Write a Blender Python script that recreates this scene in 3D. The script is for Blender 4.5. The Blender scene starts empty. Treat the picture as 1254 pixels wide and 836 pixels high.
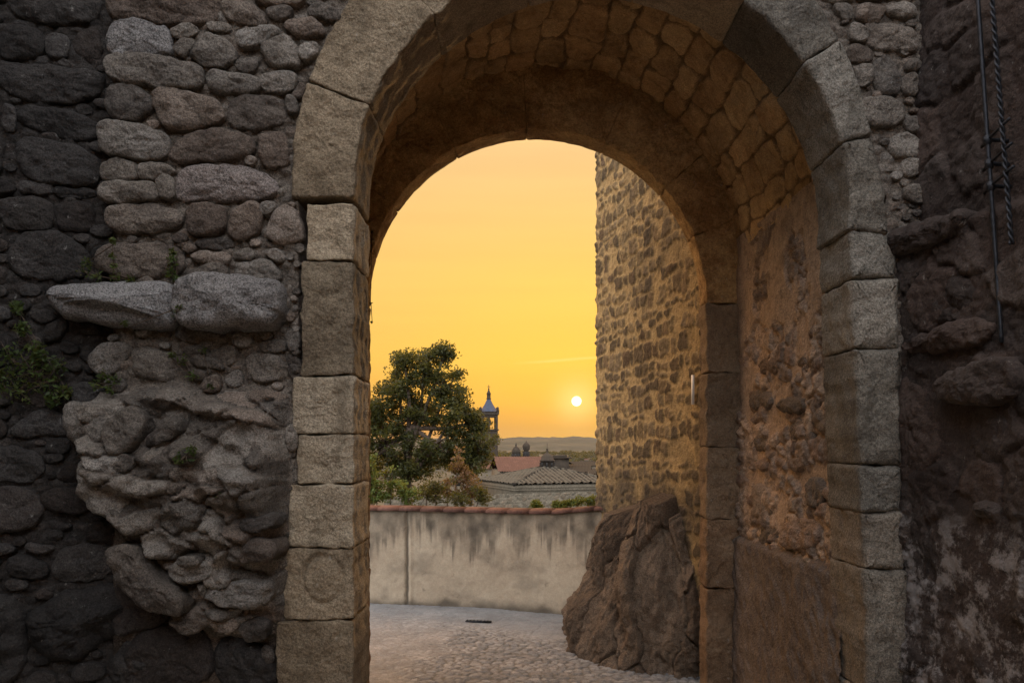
import bpy, math, random
import numpy as np
from mathutils import Vector
PI = math.pi
random.seed(7)
S = bpy.context.scene
C = S.collection
CAMZ, F = 2.2, 1045.0
HAZE = .09
CX, HY = 627.0, 545.0

def X(px, d): return (px-CX)/F*d
def Z(py, d): return CAMZ+(HY-py)/F*d

# ------------------------------------------------------------------ noise
_r = np.random.RandomState(11)
_P = _r.permutation(256); _P = np.concatenate([_P, _P, _P])
_G = _r.normal(size=(256, 3)); _G /= np.linalg.norm(_G, axis=1)[:, None]
def pn(x, y, z):
    x, y, z = np.broadcast_arrays(np.asarray(x, float), np.asarray(y, float), np.asarray(z, float))
    xi = np.floor(x).astype(int); yi = np.floor(y).astype(int); zi = np.floor(z).astype(int)
    xf = x-xi; yf = y-yi; zf = z-zi
    xi &= 255; yi &= 255; zi &= 255
    u = xf*xf*xf*(xf*(xf*6-15)+10); v = yf*yf*yf*(yf*(yf*6-15)+10); w = zf*zf*zf*(zf*(zf*6-15)+10)
    def g(a, b, c):
        h = _P[_P[_P[xi+a]+yi+b]+zi+c]
        q = _G[h]
        return q[..., 0]*(xf-a)+q[..., 1]*(yf-b)+q[..., 2]*(zf-c)
    def L(a, b, t): return a+(b-a)*t
    return L(L(L(g(0,0,0), g(1,0,0), u), L(g(0,1,0), g(1,1,0), u), v),
             L(L(g(0,0,1), g(1,0,1), u), L(g(0,1,1), g(1,1,1), u), v), w)*1.5
def fbm(x, y, z, o=4, g=.5):
    s = 0; a = 1; t = 0
    for i in range(o):
        s = s+a*pn(x*2**i+i*7.1, y*2**i-i*3.7, z*2**i+i*5.3); t += a; a *= g
    return s/t*1.4
def ridge(x, y, z, o=4):
    s = 0; a = 1; t = 0
    for i in range(o):
        s = s+a*(1-2*np.abs(pn(x*2**i+i*3.1, y*2**i+i*9.7, z*2**i))); t += a; a *= .5
    return s/t
def sst(a, b, x):
    t = np.clip((x-a)/(b-a), 0, 1); return t*t*(3-2*t)
def cells(u, v, cw, ch, jit=.75, seed=0, warp=.0):
    """rubble cells: distance to the border (m), random id, distance from the cell's middle"""
    if warp:
        u = u+warp*fbm(u*4, v*4, seed+.5, 2); v = v+warp*fbm(u*4, v*4, seed+9.5, 2)
    a = u/cw; b = v/ch
    iy = np.floor(b).astype(int)
    f1 = np.full(a.shape, 9.); f2 = np.full(a.shape, 9.); idn = np.zeros(a.shape)
    def hs(i, j, k):
        h = (i*73856093) ^ (j*19349663) ^ ((k+seed*13)*83492791)
        h = (h ^ (h >> 13))*1274126177 & 0xffffffff
        return ((h ^ (h >> 16)) & 0xffff)/65535.
    for dy in (-1, 0, 1):
        j = iy+dy
        off = (j % 2)*.5
        ix = np.floor(a-off).astype(int)
        for dx in (-1, 0, 1):
            i = ix+dx
            px = i+.5+off+jit*(hs(i, j, 1)-.5); py = j+.5+jit*(hs(i, j, 2)-.5)*.8
            d = np.sqrt((a-px)**2+(b-py)**2)
            n = d < f1
            f2 = np.where(n, f1, np.minimum(f2, d))
            idn = np.where(n, hs(i, j, 3), idn); f1 = np.where(n, d, f1)
    return (f2-f1)*.5*(cw+ch)*.5, idn, f1

def bricks(u, v, cw, ch, seed=0, warp=.03, rnd_=.3):
    """coursed rubble: distance to the joint (m) and a random number per stone"""
    def hs(i, j, q):
        h = (i*73856093) ^ (j*19349663) ^ ((q+seed*29)*83492791); h = (h ^ (h >> 13))*1274126177 & 0xffffffff
        return ((h ^ (h >> 16)) & 0xffff)/65535.
    uu = u+warp*fbm(u*3.1, v*3.1, seed+.3, 3); vv = v+warp*1.2*fbm(u*2.3, v*3.7, seed+6.3, 3)
    b = vv/ch; j = np.floor(b).astype(int)
    e0 = (hs(j, j*0, 5)-.5)*rnd_; e1 = (hs(j+1, j*0, 5)-.5)*rnd_; fb = b-j
    up = fb > 1+e1; dn = fb < e0; j = j+up.astype(int)-dn.astype(int)
    lo = j+(hs(j, j*0, 5)-.5)*rnd_; hi = j+1+(hs(j+1, j*0, 5)-.5)*rnd_
    a = uu/(cw*(.75+.5*hs(j, j*0, 7)))+hs(j, j*0, 8)*5; i = np.floor(a).astype(int)
    l = i+(hs(i, j, 1)-.5)*.55; r = i+1+(hs(i+1, j, 1)-.5)*.55
    lt = a < l; rt_ = a >= r; i = i-lt.astype(int)+rt_.astype(int)
    l = i+(hs(i, j, 1)-.5)*.55; r = i+1+(hs(i+1, j, 1)-.5)*.55
    dx = np.minimum(a-l, r-a)*cw; dy = np.minimum(b-lo, hi-b)*ch; R_ = min(cw, ch)*.32
    d = np.minimum(np.minimum(dx, dy), R_)-np.maximum(0, 0*dx)
    cx = np.maximum(R_-dx, 0); cy = np.maximum(R_-dy, 0); d = R_-np.hypot(cx, cy)
    return d, hs(i, j, 3)
def facets(u, v, cw, ch, seed=0, k=1.1, tilt=1.2):
    """continuous broken-stone relief of flat faces meeting in sharp creases, about -.5 .. .6"""
    a = u/cw; b = v/ch; ia = np.floor(a).astype(int); ib = np.floor(b).astype(int); best = np.full(a.shape, -9.)
    def hs(i, j, q):
        h = (i*73856093) ^ (j*19349663) ^ ((q+seed*17)*83492791); h = (h ^ (h >> 13))*1274126177 & 0xffffffff
        return ((h ^ (h >> 16)) & 0xffff)/65535.
    for dx in (-2, -1, 0, 1, 2):
        for dy in (-2, -1, 0, 1, 2):
            i = ia+dx; j = ib+dy; px = a-i-hs(i, j, 1); py = b-j-hs(i, j, 2)
            best = np.maximum(best, hs(i, j, 3)*.7+(hs(i, j, 4)-.5)*tilt*px+(hs(i, j, 5)-.5)*tilt*py-k*(px*px+py*py)*.55)
    return best-.35
# ------------------------------------------------------------------ objects
def mesh(name, V, faces, m, parent=None, attrs=None, smooth=True, origin=None):
    V = np.asarray(V, float)
    if origin is None:
        lo, hi = V.min(0), V.max(0); origin = ((lo[0]+hi[0])/2, (lo[1]+hi[1])/2, lo[2])
    o3 = np.array(origin, float)
    me = bpy.data.meshes.new(name)
    fl = [np.asarray(f, int) for f in faces if len(f)]
    nl = sum(f.size for f in fl); nf = sum(len(f) for f in fl)
    me.vertices.add(len(V)); me.vertices.foreach_set('co', (V-o3).astype(np.float32).ravel())
    me.loops.add(nl); me.loops.foreach_set('vertex_index', np.concatenate([f.ravel() for f in fl]).astype(np.int32))
    st = []; k = 0
    for f in fl:
        st.append(k+np.arange(len(f))*f.shape[1]); k += f.size
    me.polygons.add(nf); me.polygons.foreach_set('loop_start', np.concatenate(st).astype(np.int32))
    if smooth: me.polygons.foreach_set('use_smooth', np.ones(nf, bool))
    for an, av in (attrs or {}).items():
        a = me.attributes.new(an, 'FLOAT', 'POINT'); a.data.foreach_set('value', np.asarray(av, np.float32).ravel())
    me.update(calc_edges=True); me.validate()
    if m: me.materials.append(m)
    o = bpy.data.objects.new(name, me); C.objects.link(o)
    if parent: o.parent = parent; o.location = Vector(origin)-Vector(wl(parent))
    else: o.location = origin
    return o
def wl(o):
    l = Vector(o.location)
    while o.parent: o = o.parent; l += Vector(o.location)
    return l
def thing(name, label, cat, loc, group=None):
    o = bpy.data.objects.new(name, None); C.objects.link(o); o.location = loc; o.empty_display_size = .2
    o['label'] = label; o['category'] = cat
    if group: o['group'] = group
    return o
def tag(o, label, cat, group=None, kind=None):
    o['label'] = label; o['category'] = cat
    if group: o['group'] = group
    if kind: o['kind'] = kind
    return o
def grid_faces(nu, nv, flip=False):
    i = np.arange(nu-1)[:, None]; j = np.arange(nv-1)[None, :]
    a = (i*nv+j).ravel(); q = np.stack([a, a+nv, a+nv+1, a+1], 1)
    return q[:, ::-1] if flip else q
class MB:
    def __init__(s): s.V = []; s.Q = []; s.T = []; s.n = 0; s.A = []
    def add(s, V, Q=None, T=None, tone=0.):
        V = np.asarray(V, float)
        s.V.append(V); s.A.append(np.full(len(V), tone))
        if Q is not None and len(Q): s.Q.append(np.asarray(Q)+s.n)
        if T is not None and len(T): s.T.append(np.asarray(T)+s.n)
        s.n += len(V)
    def box(s, x0, x1, y0, y1, z0, z1, rot=0, c=None, tone=0.):
        V = np.array([(x, y, z) for x in (x0, x1) for y in (y0, y1) for z in (z0, z1)], float)
        if rot:
            cx, cy = c or ((x0+x1)/2, (y0+y1)/2)
            dx, dy = V[:, 0]-cx, V[:, 1]-cy
            V[:, 0] = cx+dx*math.cos(rot)-dy*math.sin(rot); V[:, 1] = cy+dx*math.sin(rot)+dy*math.cos(rot)
        s.add(V, [(0,1,3,2), (4,6,7,5), (0,4,5,1), (2,3,7,6), (0,2,6,4), (1,5,7,3)], tone=tone)
    def lathe(s, cx, cy, prof, n=12, ph=0, tone=0.):
        a = np.arange(n)*2*PI/n+ph
        V = np.array([(cx+r*math.cos(t), cy+r*math.sin(t), z) for r, z in prof for t in a])
        Q = [(k*n+i, k*n+(i+1) % n, (k+1)*n+(i+1) % n, (k+1)*n+i) for k in range(len(prof)-1) for i in range(n)]
        s.add(V, Q, tone=tone)
    def tube(s, P, R, n=8, tone=0.):
        P = np.asarray(P, float); V = []
        for i, p in enumerate(P):
            t = P[min(i+1, len(P)-1)]-P[max(i-1, 0)]; t /= np.linalg.norm(t)+1e-9
            a = np.cross(t, (.31, .9, .29) if abs(t[1]) < .8 else (1, 0, 0)); a /= np.linalg.norm(a); b = np.cross(t, a)
            r = R[i] if hasattr(R, '__len__') else R
            for k in range(n): V.append(p+r*(a*math.cos(2*PI*k/n)+b*math.sin(2*PI*k/n)))
        V.append(P[0]); V.append(P[-1]); m = len(P)
        Q = [(k*n+i, k*n+(i+1) % n, (k+1)*n+(i+1) % n, (k+1)*n+i) for k in range(m-1) for i in range(n)]
        T = [(m*n, (i+1) % n, i) for i in range(n)]+[(m*n+1, (m-1)*n+i, (m-1)*n+(i+1) % n) for i in range(n)]
        s.add(V, Q, T, tone)
    def build(s, name, m, parent=None, smooth=False, origin=None):
        f = []
        if s.Q: f.append(np.concatenate(s.Q))
        if s.T: f.append(np.concatenate(s.T))
        return mesh(name, np.concatenate(s.V), f, m, parent, {'tone': np.concatenate(s.A)}, smooth, origin)

class Plane:
    """vertical wall plane through two plan points; outward normal towards the camera side"""
    def __init__(s, x0, y0, x1, y1):
        s.O = np.array([x0, y0, 0.]); U = np.array([x1-x0, y1-y0, 0.]); s.len = np.linalg.norm(U); s.U = U/s.len
        s.N = np.array([s.U[1], -s.U[0], 0.])
    def px(s, px, py):
        r = np.array([(px-CX)/F, 1., 0.])
        t = s.O.dot(s.N)/r.dot(s.N)
        return ((r*t-s.O).dot(s.U), CAMZ+(HY-py)/F*t)
    def w(s, u, v, w):
        u = np.asarray(u)[..., None]; v = np.asarray(v)[..., None]; w = np.asarray(w)[..., None]
        return s.O+s.U*u+np.array([0, 0, 1.])*v+s.N*w

# ------------------------------------------------------------------ materials
def nt(name):
    m = bpy.data.materials.new(name); m.use_nodes = True
    t = m.node_tree; t.nodes.clear()
    o = t.nodes.new('ShaderNodeOutputMaterial'); b = t.nodes.new('ShaderNodeBsdfPrincipled')
    t.links.new(b.outputs[0], o.inputs[0]); b.inputs['Specular IOR Level'].default_value = .25
    return m, t, b
class NB:
    def __init__(s, t): s.t = t
    def n(s, typ, **k):
        nd = s.t.nodes.new(typ)
        for a, v in k.items(): setattr(nd, a, v)
        return nd
    def put(s, sock, v):
        if isinstance(v, bpy.types.NodeSocket): s.t.links.new(v, sock)
        else:
            if hasattr(sock.default_value, '__len__') and hasattr(v, '__len__') and len(v) == 3 and len(sock.default_value) == 4: v = (*v, 1)
            sock.default_value = v
    def noise(s, vec, sc, det=4, rough=.55, out=0):
        n = s.n('ShaderNodeTexNoise'); s.put(n.inputs['Vector'], vec); n.inputs['Scale'].default_value = sc
        n.inputs['Detail'].default_value = det; n.inputs['Roughness'].default_value = rough; return n.outputs[out]
    def m(s, op, a, b=0., c=0., clamp=False):
        n = s.n('ShaderNodeMath', operation=op); n.use_clamp = clamp
        s.put(n.inputs[0], a); s.put(n.inputs[1], b)
        if op in ('MULTIPLY_ADD', 'SMOOTH_MIN'): s.put(n.inputs[2], c)
        return n.outputs[0]
    def mr(s, v, a, b, c=0., d=1.):
        n = s.n('ShaderNodeMapRange', interpolation_type='SMOOTHSTEP'); s.put(n.inputs[0], v)
        for i, x in enumerate((a, b, c, d)): n.inputs[i+1].default_value = x
        return n.outputs[0]
    def mix(s, f, a, b, mode='MIX'):
        n = s.n('ShaderNodeMix', data_type='RGBA', blend_type=mode)
        s.put(n.inputs[0], f); s.put(n.inputs[6], a); s.put(n.inputs[7], b); return n.outputs[2]
    def ramp(s, f, stops):
        n = s.n('ShaderNodeValToRGB'); s.put(n.inputs[0], f); e = n.color_ramp.elements
        while len(e) < len(stops): e.new(.5)
        for el, (p, c) in zip(e, stops): el.position = p; el.color = (*c, 1)
        return n.outputs[0]
    def scale(s, vec, v):
        n = s.n('ShaderNodeVectorMath', operation='MULTIPLY'); s.put(n.inputs[0], vec); n.inputs[1].default_value = v; return n.outputs[0]

def stone_mat(name, cols, mortar=(.3, .25, .19), speck=.5, bump=.6, fine=90, var=.8, patch=None, pcol=None, rough=.92, vstretch=1., hue=.3):
    """cols: dark, mid, light. 'tone' attribute or the object's random number picks the stone; 'mortar' is where there is mortar"""
    m, t, b = nt(name); q = NB(t)
    pos = q.n('ShaderNodeNewGeometry').outputs['Position']
    ps = q.scale(pos, (1, 1, vstretch))
    at = q.n('ShaderNodeAttribute', attribute_name='tone').outputs['Fac']
    mo = q.n('ShaderNodeAttribute', attribute_name='mortar').outputs['Fac']
    st = q.n('ShaderNodeAttribute', attribute_name='stain_shade').outputs['Fac']
    rnd = q.n('ShaderNodeObjectInfo').outputs['Random']
    big = q.noise(ps, 2.2, 5, .6); mid = q.noise(ps, 13, 6, .65); fn = q.noise(pos, fine, 3, .7); vf = q.noise(pos, fine*2.6, 2, .6)
    f = q.m('ADD', q.m('MULTIPLY', q.m('FRACT', q.m('ADD', at, rnd)), var), q.m('MULTIPLY', q.m('SUBTRACT', big, .5), 1.5))
    f = q.m('ADD', f, q.m('MULTIPLY', q.m('SUBTRACT', mid, .5), .9))
    f = q.m('ADD', q.m('MULTIPLY', f, .75), .12, clamp=True)
    col = q.ramp(f, [(0, cols[0]), (.5, cols[1]), (1, cols[2])])
    mcol = q.ramp(q.m('ADD', q.m('MULTIPLY', q.m('SUBTRACT', mid, .5), 2.2), .5, clamp=True), [(0, tuple(c*.6 for c in mortar)), (.5, mortar), (1, tuple(min(1, c*1.25) for c in mortar))])
    hv = q.m('FRACT', q.m('MULTIPLY', q.m('ADD', at, rnd), 7.31))
    col = q.mix(q.mr(hv, .55, 1., 0., hue), col, q.mix(1., col, (1.25, .88, .70), 'MULTIPLY'))
    col = q.mix(q.mr(hv, .35, .0, 0., hue), col, q.mix(1., col, (.88, .97, 1.08), 'MULTIPLY'))
    col = q.mix(mo, col, mcol)
    sp = q.mr(q.m('ADD', q.m('MULTIPLY', fn, .55), q.m('MULTIPLY', vf, .45)), .36, .64, 1-speck, 1+speck*.75)
    sc = q.n('ShaderNodeVectorMath', operation='SCALE'); q.put(sc.inputs[0], col); q.put(sc.inputs[3], sp); col = sc.outputs[0]
    # lichen and soot patches
    li = q.mr(q.noise(pos, 5.3, 7, .72), .58, .70); col = q.mix(q.m('MULTIPLY', li, .45), col, tuple(c*.38 for c in cols[0]))
    l2 = q.mr(q.noise(q.scale(pos, (1.3, 1.1, .9)), 19, 5, .7), .63, .72); col = q.mix(q.m('MULTIPLY', l2, .35), col, (.42, .41, .37))
    if pcol: 
        pm = patch(q, pos); col = q.mix(pm, col, pcol)
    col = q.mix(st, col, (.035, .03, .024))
    q.put(b.inputs['Base Color'], col); b.inputs['Roughness'].default_value = rough
    h = q.m('ADD', q.m('MULTIPLY', fn, .5), q.m('ADD', q.m('MULTIPLY', mid, 1.3), q.m('MULTIPLY', vf, .3)))
    vo = q.n('ShaderNodeTexVoronoi'); q.put(vo.inputs['Vector'], pos); vo.inputs['Scale'].default_value = fine*.5
    h = q.m('ADD', h, q.m('MULTIPLY', vo.outputs['Distance'], .5))
    bp = q.n('ShaderNodeBump'); q.put(bp.inputs['Height'], h); bp.inputs['Strength'].default_value = bump; bp.inputs['Distance'].default_value = .012
    q.put(b.inputs['Normal'], bp.outputs[0])
    return m
def flat_mat(name, c, rough=.8, var=.25, scale=8, bump=.0, metal=0., c2=None, tonevar=0.):
    m, t, b = nt(name); q = NB(t)
    pos = q.n('ShaderNodeNewGeometry').outputs['Position']
    n = q.noise(pos, scale, 5, .6)
    at = q.n('ShaderNodeAttribute', attribute_name='tone').outputs['Fac']
    f = q.m('ADD', n, q.m('MULTIPLY', q.m('SUBTRACT', at, .5), tonevar)) if tonevar else n
    c2 = c2 or tuple(x*(1-var) for x in c)
    col = q.ramp(f, [(.3, c2), (.7, tuple(min(1, x*(1+var)) for x in c))])
    q.put(b.inputs['Base Color'], col); b.inputs['Roughness'].default_value = rough; b.inputs['Metallic'].default_value = metal
    if bump:
        bp = q.n('ShaderNodeBump'); q.put(bp.inputs['Height'], n); bp.inputs['Strength'].default_value = bump; bp.inputs['Distance'].default_value = .02
        q.put(b.inputs['Normal'], bp.outputs[0])
    return m
def leaf_mat(name, c1, c2, c3=None):
    m, t, b = nt(name); q = NB(t)
    at = q.n('ShaderNodeAttribute', attribute_name='tone').outputs['Fac']
    st = [(0, c1), (.75, c2)]+([(1, c3)] if c3 else [])
    col = q.ramp(at, st); q.put(b.inputs['Base Color'], col); b.inputs['Roughness'].default_value = .55
    tr = q.n('ShaderNodeBsdfTranslucent'); q.put(tr.inputs[0], q.mix(.5, col, (.30, .28, .04)))
    ms = q.n('ShaderNodeMixShader'); ms.inputs[0].default_value = .35
    out = [n for n in t.nodes if n.type == 'OUTPUT_MATERIAL'][0]
    t.links.new(b.outputs[0], ms.inputs[1]); t.links.new(tr.outputs[0], ms.inputs[2]); t.links.new(ms.outputs[0], out.inputs[0])
    return m

M_ring = stone_mat('dressed granite', [(.16,.12,.075), (.33,.26,.17), (.46,.38,.265)], speck=.5, bump=1., var=.85,
    patch=lambda q, p: q.m('MULTIPLY', q.mr(q.noise(q.scale(p, (7, 7, 1.4)), 1.3, 7, .7), .50, .66), .5), pcol=(.11,.085,.055))
M_rgrey = stone_mat('grey weathered granite', [(.10,.088,.07), (.21,.185,.145), (.32,.285,.23)], speck=.6, bump=1., var=.7,
    patch=lambda q, p: q.m('MULTIPLY', q.mr(q.noise(q.scale(p, (7, 7, 1.4)), 1.3, 7, .7), .52, .66), .5), pcol=(.07,.06,.045))
M_rub = stone_mat('rubble granite', [(.065,.054,.044), (.16,.137,.11), (.31,.28,.235)], mortar=(.15,.125,.098), speck=.6, bump=1.1)
M_far = stone_mat('dark rubble', [(.017,.015,.013), (.042,.037,.032), (.08,.073,.066)], mortar=(.035,.03,.025), speck=.6, bump=1.)  # fall of light towards the left edge is put into the stone colour
M_gran = stone_mat('grey granite', [(.15,.14,.13), (.24,.225,.205), (.33,.315,.29)], speck=.75, bump=1., var=.4)
M_vault = stone_mat('amber-glow vault stone', [(.26,.16,.07), (.56,.38,.18), (.74,.54,.29)], mortar=(.16,.10,.05), speck=.35, bump=1., var=.45, hue=.15)  # ochre lightened so the vault carries the amber glow in its colour
M_rear = stone_mat('worn plastered arch', [(.26,.15,.06), (.64,.44,.20), (.80,.62,.34)], speck=.35, bump=1.4, var=.1, hue=.0, fine=45)  # amber glow around the opening is painted into the plaster colour
M_pier = stone_mat('brown pier stone', [(.13,.088,.052), (.25,.18,.112), (.35,.265,.175)], speck=.4, bump=1., var=.3)  # colour darkened so the piers read as less lit than the arch
M_side = stone_mat('eroded side wall', [(.14,.105,.08), (.24,.18,.135), (.34,.27,.21)], mortar=(.38,.28,.195), speck=.4, bump=1.1, fine=70)
M_dado = stone_mat('dark dado stone', [(.07,.055,.042), (.13,.10,.078), (.19,.15,.115)], speck=.45, bump=1.1)
def zmask(q, p, hi, lo):
    s = q.n('ShaderNodeSeparateXYZ'); q.put(s.inputs[0], p); return q.mr(s.outputs[2], lo, hi, 1., 0.)
M_dado2 = stone_mat('side wall stone', [(.10,.08,.062), (.19,.15,.115), (.30,.24,.18)], speck=.5, bump=1.)
M_house = stone_mat('brown rendered rubble', [(.024,.018,.015), (.052,.039,.032), (.088,.07,.058)], mortar=(.05,.035,.028), speck=.4, bump=.9,  # darkened in colour for the dim right edge of the view
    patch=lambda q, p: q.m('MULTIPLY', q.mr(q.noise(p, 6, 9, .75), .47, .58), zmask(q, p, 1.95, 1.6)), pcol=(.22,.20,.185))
M_tower = stone_mat('golden mortared rubble', [(.06,.043,.024), (.12,.088,.05), (.19,.14,.082)], mortar=(.36,.25,.11), speck=.35, bump=.8)
M_rock = stone_mat('brown bedrock', [(.065,.046,.03), (.145,.105,.07), (.26,.20,.14)], speck=.5, bump=1.3, vstretch=.6, hue=.06)
M_plaster = stone_mat('stained lime plaster', [(.30,.23,.155), (.42,.34,.235), (.50,.42,.30)], speck=.10, bump=.25, fine=40)
M_cob = stone_mat('cobble stone', [(.15,.155,.155), (.24,.245,.24), (.38,.38,.36)], mortar=(.14,.135,.12), speck=.3, bump=.5, hue=.1)
M_slab = stone_mat('worn lane paving', [(.34,.31,.26), (.45,.41,.35), (.55,.50,.43)], mortar=(.3,.27,.22), speck=.2, bump=.4)
M_iron = flat_mat('wrought iron', (.03,.032,.036), .5, .4, 30, .3, .6)
M_terra = flat_mat('terracotta', (.105,.052,.037), .9, .35, 25, .3, tonevar=.35)
M_bark = flat_mat('bark', (.09,.065,.045), .95, .4, 20, .6)
M_leaf = leaf_mat('tree foliage', (.014,.018,.005), (.042,.044,.011), (.09,.08,.02))
M_leaf2 = leaf_mat('shrub foliage', (.035,.06,.014), (.09,.13,.025), (.15,.19,.04))
M_leafr = leaf_mat('dry foliage', (.08,.04,.022), (.16,.08,.04), (.17,.12,.05))
M_ivy = leaf_mat('ivy', (.025,.045,.012), (.075,.11,.028), (.13,.13,.04))

# ------------------------------------------------------------------ stones
def chaikin(P, it, k=.25):
    for _ in range(it):
        Q = np.roll(P, -1, 0); P = np.stack([P*(1-k)+Q*k, P*k+Q*(1-k)], 1).reshape(-1, 2)
    return P
def subdiv(P, L):
    out = []
    for a, b in zip(P, np.roll(P, -1, 0)):
        k = max(1, int(round(np.linalg.norm(b-a)/L))); out += [a+(b-a)*i/k for i in range(k)]
    return np.array(out)
def resample(P, n):
    Q = np.vstack([P, P[:1]]); L = np.concatenate([[0], np.cumsum(np.linalg.norm(np.diff(Q, axis=0), axis=1))])
    t = np.arange(n)/n*L[-1]; return np.stack([np.interp(t, L, Q[:, 0]), np.interp(t, L, Q[:, 1])], 1)
def area(P):
    x, y = P[:, 0], P[:, 1]; return .5*np.sum(x*np.roll(y, -1)-np.roll(x, -1)*y)
def stone_uvw(poly, w0=.03, back=.06, bevel=.02, dome=.01, rough=.008, it=2, res=.018, seed=0., edge=None, sides=2, chip=.5, dense=0, facet=0, cap=.7):
    P = np.array(poly, float)
    if area(P) < 0: P = P[::-1]
    if dense: P = subdiv(P, dense)
    if it: P = chaikin(P, it)
    per = np.sum(np.linalg.norm(np.roll(P, -1, 0)-P, axis=1)); n = int(np.clip(per/res, 14, 420)); P = resample(P, n)
    T = np.roll(P, -1, 0)-np.roll(P, 1, 0); T /= np.linalg.norm(T, axis=1)[:, None]+1e-9
    N = np.stack([-T[:, 1], T[:, 0]], 1)             # inward
    if it:
        P = P+N*(fbm(P[:, 0]*9, P[:, 1]*9, seed, 3)*(edge if edge is not None else rough*1.2))[:, None]
    c = P.mean(0); A = abs(area(P)); hw = 2*A/per
    bevel = min(bevel, hw*cap)
    rings = []; W = []; K = []
    for k in range(sides):
        rings.append(P); W.append(np.full(n, -back+(w0-bevel+back)*k/sides)); K.append(0.)
    for a in np.linspace(0, PI/2, 5):
        rings.append(P+N*bevel*(1-math.cos(a))); W.append(np.full(n, w0-bevel+bevel*math.sin(a))); K.append(.35+.65*math.sin(a))
    B = rings[-1]; R = np.linalg.norm(B-c, axis=1).max(); m = max(3, int(R/(res*1.15)))
    for k in range(1, m):
        t = 1-k/m; rings.append(c+(B-c)*t); W.append(np.full(n, w0+dome*(1-t*t))); K.append(1.)
    UV = np.vstack(rings+[c[None]]); W = np.concatenate(W+[np.array([w0+dome])]); K = np.concatenate([np.full(n, k) for k in K]+[[1.]])
    nr = len(rings)
    i = np.arange(n)[None, :]; r = np.arange(nr-1)[:, None]
    Q = np.stack([r*n+i, r*n+(i+1) % n, (r+1)*n+(i+1) % n, (r+1)*n+i], -1).reshape(-1, 4)
    last = (nr-1)*n; T3 = np.stack([last+np.arange(n), last+(np.arange(n)+1) % n, np.full(n, nr*n)], 1)
    u, v = UV[:, 0], UV[:, 1]
    h = fbm(u*7, v*7, W*7+seed, 4)*rough*1.3+fbm(u*30, v*30, W*30+seed+3, 3)*rough*.45
    if facet:
        h = h+facets(u+.3*W, v+.2*W, facet*1.3, facet, int(seed*7) % 97)*rough*2.0
    if chip:
        h = h+facets(u, v, .035, .03, int(seed*5) % 89)*rough*.35
        cr = ridge(u*6+seed, v*9, W*6, 3); h = h-np.clip(cr-.55, 0, 1)*rough*2.2*chip
    W = W+h*K
    side = (1-K)*(W > -back*.9)
    nn = np.tile(np.vstack([N]), (nr, 1)); nn = np.vstack([nn, [[0, 0]]])
    hs = fbm(u*8, W*8+5, v*8+seed, 3)*rough*1.0
    UV = UV+nn*(hs*side)[:, None]
    return UV, W, Q, T3
def stone(name, pl, poly, mat, parent, label=None, **k):
    UV, W, Q, T = stone_uvw(poly, **k)
    o = mesh(name, pl.w(UV[:, 0], UV[:, 1], W), [Q, T], mat, parent)
    if label: o['label'] = label
    return o
def inpoly(u, v, P):
    P = np.asarray(P); ins = np.zeros(u.shape, bool); n = len(P)
    for i in range(n):
        x0, y0 = P[i]; x1, y1 = P[(i+1) % n]
        if y0 == y1: continue
        c = ((y0 > v) != (y1 > v)) & (u < (x1-x0)*(v-y0)/(y1-y0)+x0); ins ^= c
    return ins
def fillers(pl, region, polys, mat, parent, name, rmin=.022, rmax=.075, tries=900, seed=1, w0=.012, aspect=1.5):
    rg = random.Random(seed); R = np.array(region); lo, hi = R.min(0), R.max(0); g = .012
    u, v = np.meshgrid(np.arange(lo[0], hi[0], g), np.arange(lo[1], hi[1], g), indexing='ij')
    occ = ~inpoly(u, v, R)
    for p in polys: occ |= inpoly(u, v, p)
    mb = MB(); U = u[occ]; Vv = v[occ]
    cu, cv, cr = list(U[::1]), list(Vv[::1]), None
    OU, OV = np.array(cu), np.array(cv); disks = []
    for _ in range(tries):
        a = rg.uniform(lo[0], hi[0]); b = rg.uniform(lo[1], hi[1])
        d = np.sqrt(np.min(((OU-a)/aspect)**2+(OV-b)**2)) if len(OU) else 9
        for (x, y, r) in disks:
            d = min(d, math.hypot((x-a)/aspect, y-b)-r)
            if d < rmin: break
        r = min(d-.006, rmax)
        if r < rmin: continue
        if d > rmin*2.5 and rg.random() < .25: r *= .6
        disks.append((a, b, r)); n = rg.choice((5, 6, 7)); ph = rg.random()*6
        poly = [(a+aspect*r*1.1*rg.uniform(.82, 1.12)*math.cos(ph+k*2*PI/n), b+r*1.1*rg.uniform(.82, 1.12)*math.sin(ph+k*2*PI/n)) for k in range(n)]
        UV, W, Q, T = stone_uvw(poly, w0=w0+r*.3+rg.uniform(-.006, .012), back=.05, bevel=r*.32, dome=r*.1, rough=.010, facet=.05, it=2, res=.016, seed=rg.random()*50, sides=1)
        mb.add(pl.w(UV[:, 0], UV[:, 1], W), Q, T, rg.random())
    o = mb.build(name, mat, parent, True); o['kind'] = 'stuff'
    return o
def patch(name, pl, u0, u1, v0, v1, res, fn, mat, parent=None, mask=None):
    us = np.arange(u0, u1+res*.5, res); vs = np.arange(v0, v1+res*.5, res)
    u, v = np.meshgrid(us, vs, indexing='ij')
    r = fn(u, v); h = r[0]
    at = {'tone': r[1], 'mortar': r[2]}
    if len(r) > 3: at['stain_shade'] = r[3]
    Q = grid_faces(len(us), len(vs), True)
    if mask is not None:
        k = mask(u, v).ravel(); Q = Q[k[Q].all(1)]
    Q = Q[:, ::-1]
    return mesh(name, pl.w(u, v, h).reshape(-1, 3), [Q], mat, parent, at)
def px_poly(pl, pts, s=1., ox=0, oy=0): return [pl.px(ox+x*s, oy+y*s) for x, y in pts]
K1 = 440/1254.
def c1(pl, pts): return px_poly(pl, pts, K1)
def c2(pl, pts): return px_poly(pl, pts, K1, 0, 270)
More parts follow.
